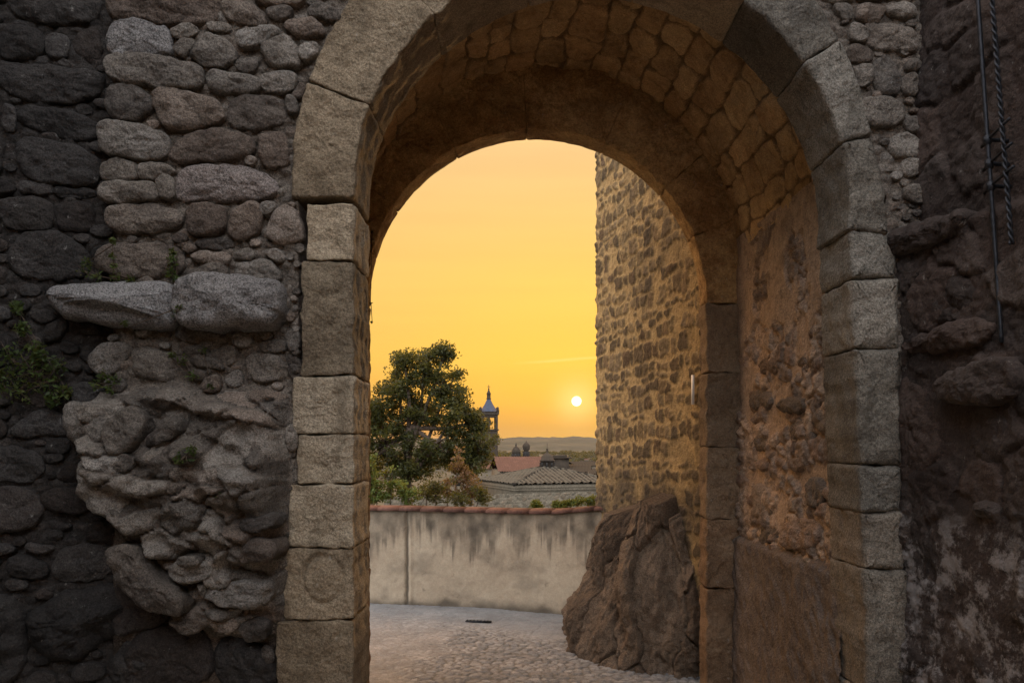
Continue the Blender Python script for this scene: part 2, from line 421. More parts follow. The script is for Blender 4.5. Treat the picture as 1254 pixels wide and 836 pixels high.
def c3(pl, pts): return px_poly(pl, pts, K1, 0, 543)

# ================================================================== THE GATE
FR = Plane(-4, 5.0, 4, 5.0)        # front plane
LW = Plane(-4.2, 4.72, -2.2, 5.14) # darker wall at far left

# ---- rubble wall left of the arch
LBL_WALL = thing('rubble_wall', 'rough grey rubble wall with projecting ruined masonry, left of the arch', 'wall', (-1.8, 5.2, 0))
A1 = [
 [(380,-40),(765,-40),(768,60),(740,85),(600,92),(470,75),(385,68)],
 [(385,80),(500,75),(580,95),(608,150),(600,200),(500,205),(378,185)],
 [(600,100),(685,93),(692,130),(610,138)], [(615,150),(680,140),(665,190),(640,212),(612,185)],
 [(768,10),(870,8),(930,50),(935,95),(790,75)], [(885,-30),(1070,-30),(1065,25),(900,18)],
 [(940,35),(1030,35),(1000,80),(945,75)], [(1080,35),(1130,20),(1185,45),(1190,70),(1150,80),(1085,60)],
 [(995,80),(1080,70),(1130,95),(1130,135),(1000,120)], [(830,120),(900,95),(960,95),(985,120),(900,170),(830,160)],
 [(910,170),(990,120),(1030,150),(1055,235),(975,250),(935,215)], [(675,180),(715,115),(770,130),(825,180),(820,235),(720,240),(672,205)],
 [(810,215),(895,203),(900,235),(870,258),(815,235)], [(1050,165),(1110,155),(1118,190),(1075,228),(1050,205)],
 [(370,195),(480,190),(700,230),(718,265),(700,315),(560,310),(370,280)], [(722,255),(800,252),(910,275),(912,325),(735,332)],
 [(915,255),(1030,258),(1032,290),(1010,330),(920,325)], [(375,298),(480,303),(535,345),(530,400),(455,425),(368,405)],
 [(538,330),(580,313),(700,335),(775,370),(785,420),(700,452),(580,450),(545,390)], [(800,338),(980,338),(1000,370),(1000,440),(850,460),(797,430)],
 [(360,430),(450,425),(590,475),(600,520),(560,560),(380,550),(352,490)], [(640,480),(720,460),(880,470),(900,530),(840,560),(620,570),(590,545)],
 [(905,470),(980,462),(1012,490),(1010,575),(930,585),(912,530)], [(352,560),(460,562),(488,590),(485,635),(360,635)],
 [(492,580),(560,570),(615,588),(612,615),(500,628)], [(555,620),(612,620),(618,700),(580,705),(560,670)],
 [(348,650),(420,640),(550,645),(562,690),(530,710),(360,715)], [(375,730),(480,718),(610,730),(638,765),(600,810),(420,815),(378,790)],
 [(655,735),(700,712),(780,720),(795,770),(780,820),(670,825),(650,780)], [(810,740),(870,710),(920,715),(915,800),(870,840),(805,830)],
 [(930,790),(980,715),(1030,730),(1055,800),(1055,850),(940,845)], [(915,715),(965,712),(960,740),(925,755)],
 [(1040,290),(1070,300),(1055,345),(1020,340)], [(1008,345),(1040,350),(1035,400),(1005,395)], [(720,85),(800,82),(800,112),(730,112)]]
A1s = [[(625,600),(720,578),(900,590),(970,640),(968,685),(900,700),(640,700),(620,670)]]
A2 = [
 [(690,65),(810,60),(815,100),(690,100)], [(680,115),(800,118),(800,148),(675,145)], [(668,165),(770,155),(800,175),(795,205),(670,208)],
 [(815,110),(870,95),(890,125),(850,138),(820,135)], [(825,145),(930,140),(980,180),(975,212),(825,205)], [(915,110),(980,105),(1005,140),(960,148)],
 [(615,375),(700,372),(785,405),(770,420),(620,425)], [(340,85),(500,80),(640,85),(645,200),(340,190)],
 [(465,445),(600,450),(620,560),(480,555),(460,490)], [(640,450),(690,440),(785,500),(780,525),(660,500)],
 [(768,440),(820,435),(828,470),(800,508),(775,485)], [(900,428),(1000,425),(1000,452),(905,450)], [(1008,380),(1045,378),(1045,455),(1010,460)],
 [(1005,470),(1048,465),(1045,550),(1010,545)], [(305,470),(390,420),(465,440),(430,510),(340,555)], [(1000,720),(1038,722),(1040,800),(1005,800)],
 [(715,560),(760,535),(770,590),(720,600)], [(850,470),(990,465),(995,560),(870,560)], [(790,540),(840,520),(850,570),(795,585)]]
blockA = [(190,275),(215,240),(320,232),(600,225),(632,250),(628,370),(590,378),(380,365),(250,340),(215,310)]
blockB = [(645,225),(700,208),(820,205),(960,215),(1000,240),(1005,380),(760,385),(640,370)]
rg = random.Random(3); polys = []
def rubble(P, mat, parent, pl, w=None, nm='stone', **kw):
    A = np.array(P); A = A.mean(0)+(A-A.mean(0))*(1+.012/np.abs(A-A.mean(0)).max(0)); P = A; hw = 2*abs(area(A))/np.sum(np.linalg.norm(np.roll(A, -1, 0)-A, axis=1))
    k = dict(w0=rg.uniform(.022, .055) if w is None else w, back=.07, bevel=min(.03, hw*.32), dome=hw*.08, rough=.015, it=2, res=.014, facet=.075, seed=rg.random()*90, edge=.018, sides=1)
    k.update(kw); return stone(nm, pl, P, mat, parent, **k)
for a in A1+A1s:
    P = c1(FR, a); polys.append(P); rubble(P, M_gran if a in (A1[1], A1s[0]) else M_rub, LBL_WALL, FR)
for a in A2:
    P = c2(FR, a); polys.append(P); rubble(P, M_rub, LBL_WALL, FR, w=rg.uniform(.012, .04))
P = c2(FR, blockA); polys.append(P)
o = rubble(P, M_gran, LBL_WALL, FR, w=.15, nm='granite_block', back=.1, bevel=.085, cap=.85, dome=.07, rough=.010, sides=6, facet=0, dense=.06); o['label'] = 'long rounded grey granite block jutting from the wall'
P = c2(FR, blockB); polys.append(P)
o = rubble(P, M_gran, LBL_WALL, FR, w=.22, nm='granite_block', back=.1, bevel=.07, dome=.02, rough=.024, sides=6); o['label'] = 'square rough granite block jutting from the wall'
# ruined masonry mass projecting at the bottom
u_l, _ = FR.px(133, 0)
out = [(92,500),(104,484),(150,480),(205,474),(262,480),(330,476),(356,486),(358,700),(350,762),(318,775),(262,772),(236,742),(205,705),(176,668),(150,640),(128,606),(116,566),(96,528)]
outP = px_poly(FR, out)
def edge_dist(u, v, P):
    P = np.array(P); d = np.full(u.shape, 9.)
    for i in range(len(P)):
        a = P[i]; b = P[(i+1) % len(P)]; ab = b-a; t = np.clip(((u-a[0])*ab[0]+(v-a[1])*ab[1])/(ab@ab), 0, 1)
        d = np.minimum(d, np.hypot(u-a[0]-t*ab[0], v-a[1]-t*ab[1]))
    return d
def mass_h(u, v):
    e = edge_dist(u, v, outP)*np.where(inpoly(u, v, outP), 1, -1)
    n = fbm(u*3, v*3, 4.4, 4)
    e = e+n*.03
    prof = sst(-.02, .10, e)
    top = FR.px(0, 480)[1]
    lean = np.clip((top-v)/1.2, 0, 1)
    bulk = .09+.17*np.exp(-((lean-.45)/.33)**2)
    strata = np.abs(((v*6.5+fbm(u*1.6, v*2.2, 2, 3)*1.5+u*.35) % 1)-.5)*2
    d, idn, f1 = cells(u+.06*fbm(u*5, v*5, 1, 2), v+.05*fbm(u*5, v*5, 7, 2), .26, .13, .85, 5, .08)
    h = bulk*prof+prof*(.025*ridge(u*4, v*5, 1.3, 5)+.075*(idn-.5)*sst(0, .015, d)-.05*(1-sst(0, .014, d))+.035*strata+.020*fbm(u*16, v*16, 3, 3)+.17*facets(u, v+.2*u, .27, .15, 3, 1.4, 1.8)+.045*facets(u, v, .085, .055, 5, 1.6, 1.8)+.02*facets(u, v, .03, .022, 7))
    return h, e, idn, d
def core_h(u, v):
    d, idn, f1 = cells(u, v, .085, .06, .8, 2, .03)
    h = .01*fbm(u*5, v*5, 0, 3)+.016*fbm(u*20, v*20, 1, 3)+.022*sst(.0, .016, d)*(idn > .3)-.018
    mort = 1-.7*sst(.004, .018, d)*(idn > .35)
    # recess under the granite blocks
    v1 = FR.px(0, 400)[1]; v2 = FR.px(0, 478)[1]
    hm, e, im, dm = mass_h(u, v)
    h = np.where(e > -.02, np.maximum(hm, h), h)
    # shallow hollow under the mass
    h = np.where(e > -.02, h, h-.17*sst(u_l+.035, u_l-.03, u+.02*fbm(v*9, v*0, 3, 3)))
    low = FR.px(0, 770)[1]
    h = h-.07*sst(low+.5, low+.1, v)*sst(0, .08, -e)
    tn = np.where(e > 0, im, idn); mort = np.where(e > 0, .35*(1-sst(.0, .02, dm)), mort)
    return h, tn, mort
def lmask(u, v):   # keeps clear of the dressed stones
    x = FR.px(366, 0)[0]; c = FR.px(737, 240)
    return (u < x) | ((v > c[1]) & (np.hypot(u-c[0], v-c[1]) > 370/F*5) & (u < c[0]))
patch('wall_core', FR, u_l-.05, FR.px(740, 0)[0], 0, 5.9, .0125, core_h, M_rub, LBL_WALL, lmask)
mb = MB(); mb.box(-4+u_l, -1.27, 5.06, 5.6, 0, 5.9); mb.box(-1.27, .5, 5.2, 5.6, 5.75, 5.9)
mb.build('wall_backing', M_rub, LBL_WALL)
for nm, P_, w in (
   ('bould', c2(FR, [(430,740),(490,660),(550,665),(575,720),(540,800),(450,815)]), .30), ('bould', c2(FR, [(580,740),(640,680),(680,700),(640,780),(565,800)]), .26),
   ('b', c3(FR, [(445,370),(480,335),(550,345),(560,390),(600,440),(700,500),(690,570),(600,560),(520,520),(470,440)]), .30),
   ('b', c3(FR, [(640,400),(770,390),(790,440),(660,460)]), .28), ('b', c3(FR, [(765,480),(980,460),(980,530),(830,560),(765,520)]), .22),
   ('b', c3(FR, [(615,600),(730,540),(780,590),(700,660)]), .16), ('b', c3(FR, [(720,470),(770,465),(750,525)]), .2), ('b', c3(FR, [(740,600),(850,590),(820,670)]), .12),
   ('b', c3(FR, [(850,600),(965,590),(955,680),(880,670)]), .12), ('b', c3(FR, [(920,700),(960,710),(950,755),(920,745)]), .05),
   ('b', c3(FR, [(880,330),(1000,315),(1000,400),(900,395)]), .30), ('b', c3(FR, [(335,60),(450,40),(480,150),(500,240),(400,240),(335,150)]), .24),
   ('b', c2(FR, [(275,650),(400,640),(440,700),(400,790),(300,770)]), .22), ('b', c3(FR, [(680,375),(740,365),(760,395),(690,405)]), .31),
   ('b', c3(FR, [(465,60),(540,38),(535,75),(475,95)]), .3), ('b', c3(FR, [(900,250),(1000,235),(1000,280),(910,285)]), .33)):
    polys.append(P_); o = rubble(P_, M_rub, LBL_WALL, FR, w=w, back=.0, rough=.026, edge=.03, sides=5, bevel=.035, facet=.10)
reg = [(u_l+.02, 1.9), (FR.px(352, 0)[0], 1.9), (FR.px(352, 0)[0], FR.px(0, 240)[1]), FR.px(352, 130), FR.px(395, 20), FR.px(430, -25), (u_l+.02, FR.px(0, -25)[1])]
reg2 = [(FR.px(336, 0)[0], FR.px(0, 850)[1]), (FR.px(346, 0)[0], FR.px(0, 850)[1]), FR.px(366, 470), FR.px(370, 250), FR.px(352, 250), FR.px(354, 470)]
fillers(FR, reg, polys+[outP], M_rub, LBL_WALL, 'small_stones', tries=1500, seed=5)
fillers(FR, reg2, [], M_rub, LBL_WALL, 'small_stones', tries=220, seed=6, rmax=.03, rmin=.014, aspect=1.)

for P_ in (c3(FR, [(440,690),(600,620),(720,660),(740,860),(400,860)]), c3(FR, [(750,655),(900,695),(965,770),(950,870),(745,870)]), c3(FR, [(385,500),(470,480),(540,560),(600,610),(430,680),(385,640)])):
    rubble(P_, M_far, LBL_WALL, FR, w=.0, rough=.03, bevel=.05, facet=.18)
# ---- darker wall far left
DW = thing('side_rubble_wall', 'dark rubble wall of big blocks with ivy at the far left edge', 'wall', (-3, 5.2, 0))
B1 = [[(0,225),(60,220),(300,245),(365,270),(350,340),(200,370),(0,330)], [(0,90),(150,100),(155,205),(0,215)], [(30,-30),(360,-30),(350,85),(150,90),(40,50)],
 [(165,120),(240,130),(250,205),(170,210)], [(10,370),(50,368),(58,420),(48,460),(15,450)], [(65,380),(150,372),(350,420),(345,480),(300,505),(70,440)],
 [(60,490),(150,485),(350,545),(350,640),(250,655),(80,625)], [(70,640),(185,650),(185,680),(70,670)], [(195,660),(340,668),(340,690),(195,685)],
 [(0,690),(185,695),(190,790),(150,810),(0,790)], [(200,700),(320,705),(330,780),(300,810),(200,800)], [(-70,440),(5,470),(10,600),(-70,610)], [(-90,100),(-10,90),(-10,210),(-90,215)],
 [(260,120),(350,100),(360,230),(265,200)], [(-90,640),(60,645),(55,680),(-90,680)]]
B2 = [[(40,60),(200,35),(270,80),(310,120),(300,210),(40,205)], [(-60,150),(30,160),(28,230),(-60,225)], [(-40,300),(40,310),(40,350),(-40,350)],
 [(160,370),(230,330),(240,380),(200,420),(155,415)], [(40,730),(130,650),(260,690),(270,740),(80,760)], [(-50,670),(20,700),(20,760),(-50,765)],
 [(165,775),(210,760),(250,765),(240,810),(170,812)], [(255,575),(330,570),(370,590),(330,640),(260,640)], [(60,480),(180,470),(230,560),(90,580)], [(-60,400),(40,400),(50,500),(-60,520)]]
B3 = [[(-80,20),(60,5),(150,40),(160,130),(-80,130)], [(205,90),(280,45),(330,60),(330,135),(200,130)], [(-90,150),(150,160),(150,290),(-90,320)],
 [(158,155),(320,165),(300,250),(160,230)], [(30,390),(90,385),(175,420),(160,470),(40,460)], [(205,355),(380,355),(415,400),(380,470),(180,480)],
 [(300,290),(430,265),(440,330),(310,345)], [(-60,350),(60,355),(50,380),(-60,380)], [(100,345),(190,355),(180,375),(100,375)], [(165,40),(220,42),(218,60),(165,60)], [(165,100),(190,95),(192,122),(168,125)],
 [(100,570),(300,495),(490,505),(500,590),(380,680),(250,770),(120,720)], [(400,690),(600,620),(700,650),(720,860),(380,860)], [(-80,520),(80,530),(100,700),(60,840),(-80,850)]]
dp = []
for L_, fn in ((B1, c1), (B2, c2), (B3, c3)):
    for a in L_:
        P = fn(LW, a); dp.append(P)
        big = a in B3[-3:]
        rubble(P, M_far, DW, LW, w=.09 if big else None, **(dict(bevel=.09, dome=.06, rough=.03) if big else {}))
def core2(u, v):
    d, idn, f1 = cells(u, v, .10, .07, .8, 4, .03)
    h = .02*fbm(u*3, v*3, 8, 3)+.012*fbm(u*20, v*20, 1, 3)+.02*sst(.0, .02, d)-.012
    return h, idn, 1-.8*sst(.004, .018, d)
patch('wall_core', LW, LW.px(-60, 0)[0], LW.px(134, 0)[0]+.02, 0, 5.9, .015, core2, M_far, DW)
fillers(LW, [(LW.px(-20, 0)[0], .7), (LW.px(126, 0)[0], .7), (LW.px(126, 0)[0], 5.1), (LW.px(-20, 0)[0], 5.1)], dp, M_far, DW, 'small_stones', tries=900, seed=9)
lwU = LW.px(-60, 0)[0]
# unseen run along the street past the viewer, raised to block sky light
ws = LW.w(lwU, 0, 0)
SL = Plane(-3.0, -8., float(ws[0]), float(ws[1]))
def street(sd, cw=.34, ch=.22):
    def f(u, v):
        d, idn, f1 = cells(u, v, cw, ch, .8, sd, .05)
        return .03*fbm(u*2, v*2, sd, 3)+.03*sst(0, .03, d)+.01*fbm(u*14, v*14, sd, 3), idn, 1-sst(.006, .022, d)
    return f
patch('street_flank', SL, 0, SL.len, 0, 9, .03, street(3), M_far, DW)
mb = MB(); mb.box(-4.2, -2.30, 5.22, 5.6, 0, 5.9); mb.box(-4.2, -3.45, -8, 4.7, 0, 9); mb.build('wall_backing', M_far, DW)

# ---- the gateway itself
GW = thing('stone_gateway', 'tall round-headed granite gateway with vaulted passage framing the sunset', 'gateway', (.55, 5.25, 0))
CU, CV = FR.px(737, 240)
S5 = 5/F
def arc(r, a0, a1, n=10): return [(CU+r*S5*math.cos(math.radians(a)), CV+r*S5*math.sin(math.radians(a))) for a in np.linspace(a0, a1, n)]
G = .0012
def vous(a0, a1, ri, ro, ri1=None, ro1=None, lab=None, bev=.014, mt=None):
    ri1 = ri1 or ri; ro1 = ro1 or ro; ga = math.degrees(G/(ri*S5)); n = 10
    A = np.linspace(a0+ga, a1-ga, n)
    inn = [(CU+r*S5*math.cos(math.radians(a)), CV+r*S5*math.sin(math.radians(a))) for a, r in zip(A, np.linspace(ri, ri1, n))]
    outr = [(CU+r*S5*math.cos(math.radians(a)), CV+r*S5*math.sin(math.radians(a))) for a, r in zip(A, np.linspace(ro, ro1, n))]
    P = outr+inn[::-1]
    return stone('voussoir', FR, P, mt or M_ring, GW, lab, w0=rg.uniform(.022, .034), back=.5, bevel=bev, dome=.004, rough=.012, it=2, dense=.035, res=.014, facet=.11, seed=rg.random()*80, edge=.010, sides=26)
# angles anticlockwise from the right springing
vous(-8, 12.3, 303, 352, 300, 336, bev=.04, mt=M_rgrey); vous(12.3, 33.2, 298, 337, 294, 347, bev=.03, mt=M_rgrey); vous(33.2, 54, 294, 347, 292, 362, bev=.025, mt=M_rgrey); vous(54, 80, 293, 365, 295, 378)
vous(80, 107, 296, 380, 298, 386); vous(107, 133, 298, 388, 299, 390); vous(133, 158.9, 299, 392, 304, 384); vous(158.9, 180.5, 304, 386, 303, 378)
jl = [(250,320,376),(321,460,370),(461,531,360),(532,592,365),(593,669,356),(670,757,348),(758,860,340),(861,955,336)]
medal = None
for y0, y1, x0 in jl:
    P = [FR.px(x0, y0), FR.px(434, y0), FR.px(434, y1), FR.px(x0, y1)]
    P = [(P[0][0]+G, P[0][1]-G), (P[1][0], P[1][1]-G), (P[2][0], P[2][1]+G), (P[3][0]+G, P[3][1]+G)]
    o = stone('jamb_stone', FR, P, M_ring, GW, None, w0=rg.uniform(.02, .036), back=.5, bevel=.012, dome=.003, rough=.012, it=2, dense=.035, res=.014, facet=.11, seed=rg.random()*80, edge=.013, sides=26)
    if y0 == 670:
        o['label'] = 'jamb stone with a worn carved round medallion'
        mo = o; me = o.data; cu, cv = FR.px(397, 708)
        for vt in me.vertices:     # shallow carved disc with a worn head in it
            x, z = vt.co.x+o.location.x+GW.location.x, vt.co.z+o.location.z+GW.location.z
            r = math.hypot((x-(cu-4)), (z-cv)*.85)
            if vt.co.y < 0 and r < .16:
                rr = math.exp(-((r-.115)/.012)**2)
                vt.co.y += .024*rr-.020*math.exp(-((x-(cu-4))/.035)**2-((z-cv)/.06)**2)-.008*math.exp(-((x-cu+4)/.06)**2-((z-cv+.05)/.03)**2)
jr = [(281.5,342,1041,1043,1097),(342,427,1043,1046,1100),(427,569,1046,1052,1103),(569,627,1052,1054,1104),(627,697,1054,1056,1106),(697,850,1056,1060,1110),(850,955,1060,1062,1112)]
for y0, y1, xa, xb, xo in jr:
    P = [FR.px(xa, y0), FR.px(xo, y0), FR.px(xo, y1), FR.px(xb, y1)]
    P = [(P[0][0], P[0][1]-G), (P[1][0]-G, P[1][1]-G), (P[2][0]-G, P[2][1]+G), (P[3][0], P[3][1]+G)]
    stone('jamb_stone', FR, P, M_rgrey, GW, None, w0=rg.uniform(.022, .036), back=.5, bevel=.04, dome=.004, rough=.012, it=2, dense=.035, res=.014, facet=.11, seed=rg.random()*80, edge=.013, sides=26)
# rubble strip between ring and house
k7 = .171
T1 = [[(50,50),(180,30),(250,80),(220,160),(130,175),(40,140)], [(110,190),(220,165),(470,220),(475,340),(440,375),(150,360)], [(0,180),(80,190),(120,250),(100,320),(0,310)],
 [(0,340),(100,335),(150,390),(140,460),(0,450)], [(165,430),(320,425),(370,560),(350,680),(290,700),(170,640)], [(90,710),(380,710),(365,925),(95,905)],
 [(280,970),(490,950),(500,1130),(290,1130)], [(370,1150),(500,1145),(500,1250),(380,1270)], [(370,1340),(510,1320),(530,1460),(380,1420)], [(400,450),(480,450),(480,500),(400,505)],
 [(250,30),(400,20),(470,60),(460,150),(260,120)], [(40,-60),(230,-70),(230,20),(60,25)], [(250,-80),(460,-80),(460,5),(260,15)], [(390,540),(480,520),(485,690),(385,690)], [(50,480),(150,490),(150,600),(70,620)], [(-200,-60),(20,-60),(20,30),(-180,10)], [(-140,40),(0,50),(20,150),(-80,140)]]
sp = []
for a in T1:
    P = px_poly(FR, a, k7, 1040, 0); sp.append(P); rubble(P, M_rub, GW, FR)
reg = [FR.px(1022, 20), FR.px(1060, 130), FR.px(1088, 230), FR.px(1102, 285), FR.px(1127, 285), FR.px(1124, -25), FR.px(995, -25)]
fillers(FR, reg, sp, M_rub, GW, 'small_stones', tries=800, seed=15, rmax=.05, rmin=.016)
def core3(u, v):
    h, t, m_ = core_h(u+40, v); return h, t, m_
ur0, ur1 = FR.px(900, 0)[0], FR.px(1133, 0)[0]
patch('strip_core', FR, ur0, ur1, 0, 5.9, .0125, lambda u, v: (lambda d, i: (.012*fbm(u*18, v*18, 1, 3)+.016*sst(0, .02, d)-.01, i, 1-.7*sst(.004, .018, d)))(*cells(u, v, .09, .065, .8, 8, .03)[:2]), M_rub, GW,
      lambda u, v: (u > FR.px(1085, 0)[0]) | ((v > CV) & (np.hypot(u-CU, v-CV) > 325*S5)))
mb = MB(); mb.box(2.2, 3.2, 5.1, 5.5, 0, 5.9); mb.build('backing', M_rub, GW)
# vault and passage walls
def vault_pt(t, y):
    f = (y-5.35)/(7.5-5.35)
    xc = .485+(.29-.485)*f; rx = 1.635+(1.71-1.635)*f; rz = 1.98+(1.74-1.98)*f; zs = 3.8
    return xc+rx*np.cos(t), zs+rz*np.sin(t), np.cos(t)/rx, np.sin(t)/rz
na, ny = 460, 190
t, y = np.meshgrid(np.linspace(0, PI, na), np.linspace(5.35, 7.56, ny), indexing='ij')
s_ = t*1.75
d, idn = bricks(y, s_, .36, .235, 21, .045, .35)
h = .026*sst(.0, .014, d)+.03*(idn-.5)*sst(0, .012, d)+.03*facets(s_, y, .13, .11, 4)+.012*facets(s_, y, .04, .04, 8)+.035*fbm(s_*2.5, y*2.5, 1, 4)+.014*fbm(s_*14, y*14, 5, 3)-.018
fade = sst(.0, .5, t)*sst(PI, PI-.4, t)
h = h*(.35+.65*fade)
x_, z_, nx, nz = vault_pt(t, y); ln = np.hypot(nx, nz)
V = np.stack([x_-nx/ln*h, y, z_-nz/ln*h], -1).reshape(-1, 3)
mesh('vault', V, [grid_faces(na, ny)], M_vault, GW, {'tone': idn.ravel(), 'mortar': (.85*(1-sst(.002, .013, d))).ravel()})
PS = Plane(2.0, 7.56, 2.125, 5.35)
def side_h(u, v):
    d, idn, f1 = cells(u, v, .17, .14, .85, 31, .07)
    d2, id2, _ = cells(u, v, .06, .045, .85, 33, .03)
    up = sst(2.9, 3.3, v+.25*fbm(u*3, v*3, 3, 3))          # more render left higher up
    er = sst(-.05, .12, fbm(u*2.4, v*2.4, 12, 4)+.20-up*.30)  # where render has fallen
    h = .028*up*(1-er)+er*(.030*sst(0, .03, d)*(idn > .3)+.024*facets(u, v, .075, .055, 3)+.008*sst(0, .015, d2)-.012)+.010*ridge(u*9, v*9, 2, 4)*(.3+er)+.012*fbm(u*22, v*22, 5, 3)*er+.02*fbm(u*2, v*2, 4, 2)
    mo_ = 1-er*(.9*sst(.004, .02, d)*(idn > .5))
    st = .6*sst(.25, .55, fbm(u*3, v*3+2, 77, 4))*.7
    return h, idn, np.clip(mo_, 0, 1), st*.6
patch('side_wall', PS, 0, PS.len, 1.1, 4.02, .012, side_h, M_side, GW)
for a in ([(265,200),(300,190),(350,195),(345,262),(270,265)], [(370,225),(480,215),(485,268),(375,272)], [(410,305),(500,300),(515,420),(430,410)], [(545,382),(600,380),(598,475),(548,470)],
    [(485,530),(550,525),(556,640),(480,645)], [(378,720),(430,690),(520,695),(537,770),(500,808),(385,812)], [(268,560),(310,553),(350,620),(340,688),(275,690)], [(285,712),(360,710),(365,785),(288,790)],
    [(512,185),(578,180),(582,238),(515,245)], [(510,265),(585,255),(590,345),(520,345)], [(383,102),(415,100),(414,150),(385,150)], [(300,62),(382,55),(385,118),(305,122)], [(440,60),(520,50),(525,110),(445,112)], [(260,380),(330,365),(335,420),(270,425)], [(290,460),(330,455),(330,500),(292,500)], [(420,455),(470,450),(475,500),(425,500)]):
    P = px_poly(PS, a, .311, 840, 420); rubble(P, M_dado2, GW, PS, w=rg.uniform(.015, .04), rough=.014)
def dado_h(u, v):
    return .055+.03*fbm(u*2, v*2, 9, 3)+.02*ridge(u*5+v*2, v*3, 1, 4)+.02*fbm(u*16+v*8, v*7, 3, 3)-.12*sst(1.36, 1.47, v+.05*fbm(u*4, v*0, 3, 3)), u*0+.4, u*0
patch('dado', PS, 0, PS.len, 0, 1.50, .012, dado_h, M_dado, GW)
PL = Plane(-1.15, 5.35, -1.43, 7.56)
patch('side_wall', PL, 0, PL.len, 0, 3.82, .02, lambda u, v: side_h(u+9, v)[:3], M_side, GW)
mb = MB(); mb.box(2.26, 3.2, 5.35, 7.9, 0, 6.2); mb.box(-2.2, -1.6, 5.35, 7.9, 0, 6.2); mb.box(-2.2, 3.2, 5.35, 7.9, 5.95, 6.2); mb.build('backing', M_rub, GW)
# rear arch
RP = Plane(-4, 7.5, 4, 7.5)
RU, RV = .209+4, 3.478
def rvous(a0, a1, r0=1.50, r1=2.25):
    n = 9; A = np.radians(np.linspace(a0+.0, a1-.0, n))
    P = [(RU+r1*math.cos(a), RV+r1*math.sin(a)) for a in A]+[(RU+r0*math.cos(a), RV+r0*math.sin(a)) for a in A[::-1]]
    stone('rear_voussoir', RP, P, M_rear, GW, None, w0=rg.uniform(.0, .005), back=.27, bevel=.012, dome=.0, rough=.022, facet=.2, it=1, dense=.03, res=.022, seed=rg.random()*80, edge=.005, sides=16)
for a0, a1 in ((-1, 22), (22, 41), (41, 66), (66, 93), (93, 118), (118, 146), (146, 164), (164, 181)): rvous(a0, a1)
for sx, ys in ((1, (372, 456, 547, 635, 720, 870)), (-1, (372, 440, 520, 610, 700, 870))):
    for y0, y1 in zip(ys[:-1], ys[1:]):
        z0, z1 = Z(y0, 7.5)-.002, Z(y1, 7.5)+.002
        a = RU+sx*1.50; b = RU+sx*(1.83 if sx > 0 else 1.7)
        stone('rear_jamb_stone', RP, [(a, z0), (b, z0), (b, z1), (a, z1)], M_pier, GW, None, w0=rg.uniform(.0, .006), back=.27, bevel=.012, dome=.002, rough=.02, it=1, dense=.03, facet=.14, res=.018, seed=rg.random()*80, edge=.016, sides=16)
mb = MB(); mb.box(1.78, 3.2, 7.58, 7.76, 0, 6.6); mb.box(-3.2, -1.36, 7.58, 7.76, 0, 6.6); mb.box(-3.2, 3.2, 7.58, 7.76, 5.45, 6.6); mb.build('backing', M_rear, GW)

# ---- house wall on the right, coming towards the camera
HP = Plane(2.385, 5.04, 2.52, 4.2)
dirx, diry = HP.U[0], HP.U[1]
HL = 12.6
HW = thing('house_wall', 'dark brown rendered rubble house wall with white limewash patches, right edge', 'wall', (2.6, 4, 0))
def house_h(u, v):
    d, idn, f1 = cells(u, v, .34, .26, .8, 41, .08); d2, id2, _ = cells(u, v, .09, .07, .8, 44, .04)
    cov = sst(-.1, .25, fbm(u*1.6, v*1.6, 31, 3))
    h = .022*fbm(u*1.7, v*1.7, 6, 3)+.026*sst(0, .03, d)*(1-.75*cov)*(idn > .4)+.010*sst(0, .02, d2)*(1-cov)+.009*fbm(u*12, v*12, 5, 4)
    h = h+.105*sst(3.44, 3.36, v+.04*fbm(u*6, v*0, 3, 2))
    return h, idn, np.clip(.3+.7*cov-.4*sst(.01, .03, d), 0, 1)
patch('wall_face', HP, -.03, 3.0, 0, 5.9, .0135, house_h, M_house, HW)
patch('wall_face', HP, 3.0, HL, 0, 9, .04, house_h, M_house, HW)  # stretch out of view, made taller to shut out sky light
k3 = .239
for a, ox, oy, w in (([(250,240),(450,150),(730,75),(690,170),(600,220),(420,290),(240,335)], 1040, 240, .12), ([(380,750),(690,650),(860,640),(850,740),(640,800),(390,800)], 1040, 240, .10),
    ([(680,100),(830,40),(1100,-20),(1100,225),(760,238),(690,180)], 1020, 440, .16), ([(350,710),(500,700),(490,830),(360,830)], 1020, 440, .03), ([(370,90),(620,140),(640,600),(355,630)], 1020, 440, .045),
    ([(370,340),(500,330),(545,400),(480,460),(370,480)], 1040, 240, .05), ([(560,430),(720,420),(760,560),(580,620)], 1040, 240, .04), ([(820,730),(950,710),(960,800),(840,810)], 1020, 440, .06),
    ([(600,690),(760,630),(790,650),(640,730)], 1020, 440, .05), ([(800,250),(1000,230),(1010,520),(820,540)], 1020, 440, .05), ([(600,700),(720,690),(750,830),(610,830)], 1020, 200, .04)):
    P = px_poly(HP, a, k3, ox, oy)
    rubble(P, M_house, HW, HP, w=w*.8+.085, bevel=.04, rough=.018, facet=.16, edge=.03, back=.03, sides=4)
mb = MB()
c_ = HP.w(np.array([0, HL, HL, 0]), np.zeros(4), np.array([-.08, -.08, -.6, -.6]))
Vb = np.vstack([c_, c_+[0, 0, 9]]); Vb[4:, 2] = 9
mb.add(Vb, [(0,1,5,4), (1,2,6,5), (2,3,7,6), (3,0,4,7), (4,5,6,7)]); mb.build('wall_backing', M_house, HW)
RT = Plane(3.6, -9.0, -3.6, -9.0)
patch('bounce_wall', RT, 0, RT.len, 0, 7.5, .06, house_h, flat_mat('warm bounce cream', (.66,.53,.38), .9, .08, 3), HW)  # unseen wall added behind the camera: blocks low sky, bounces warm light
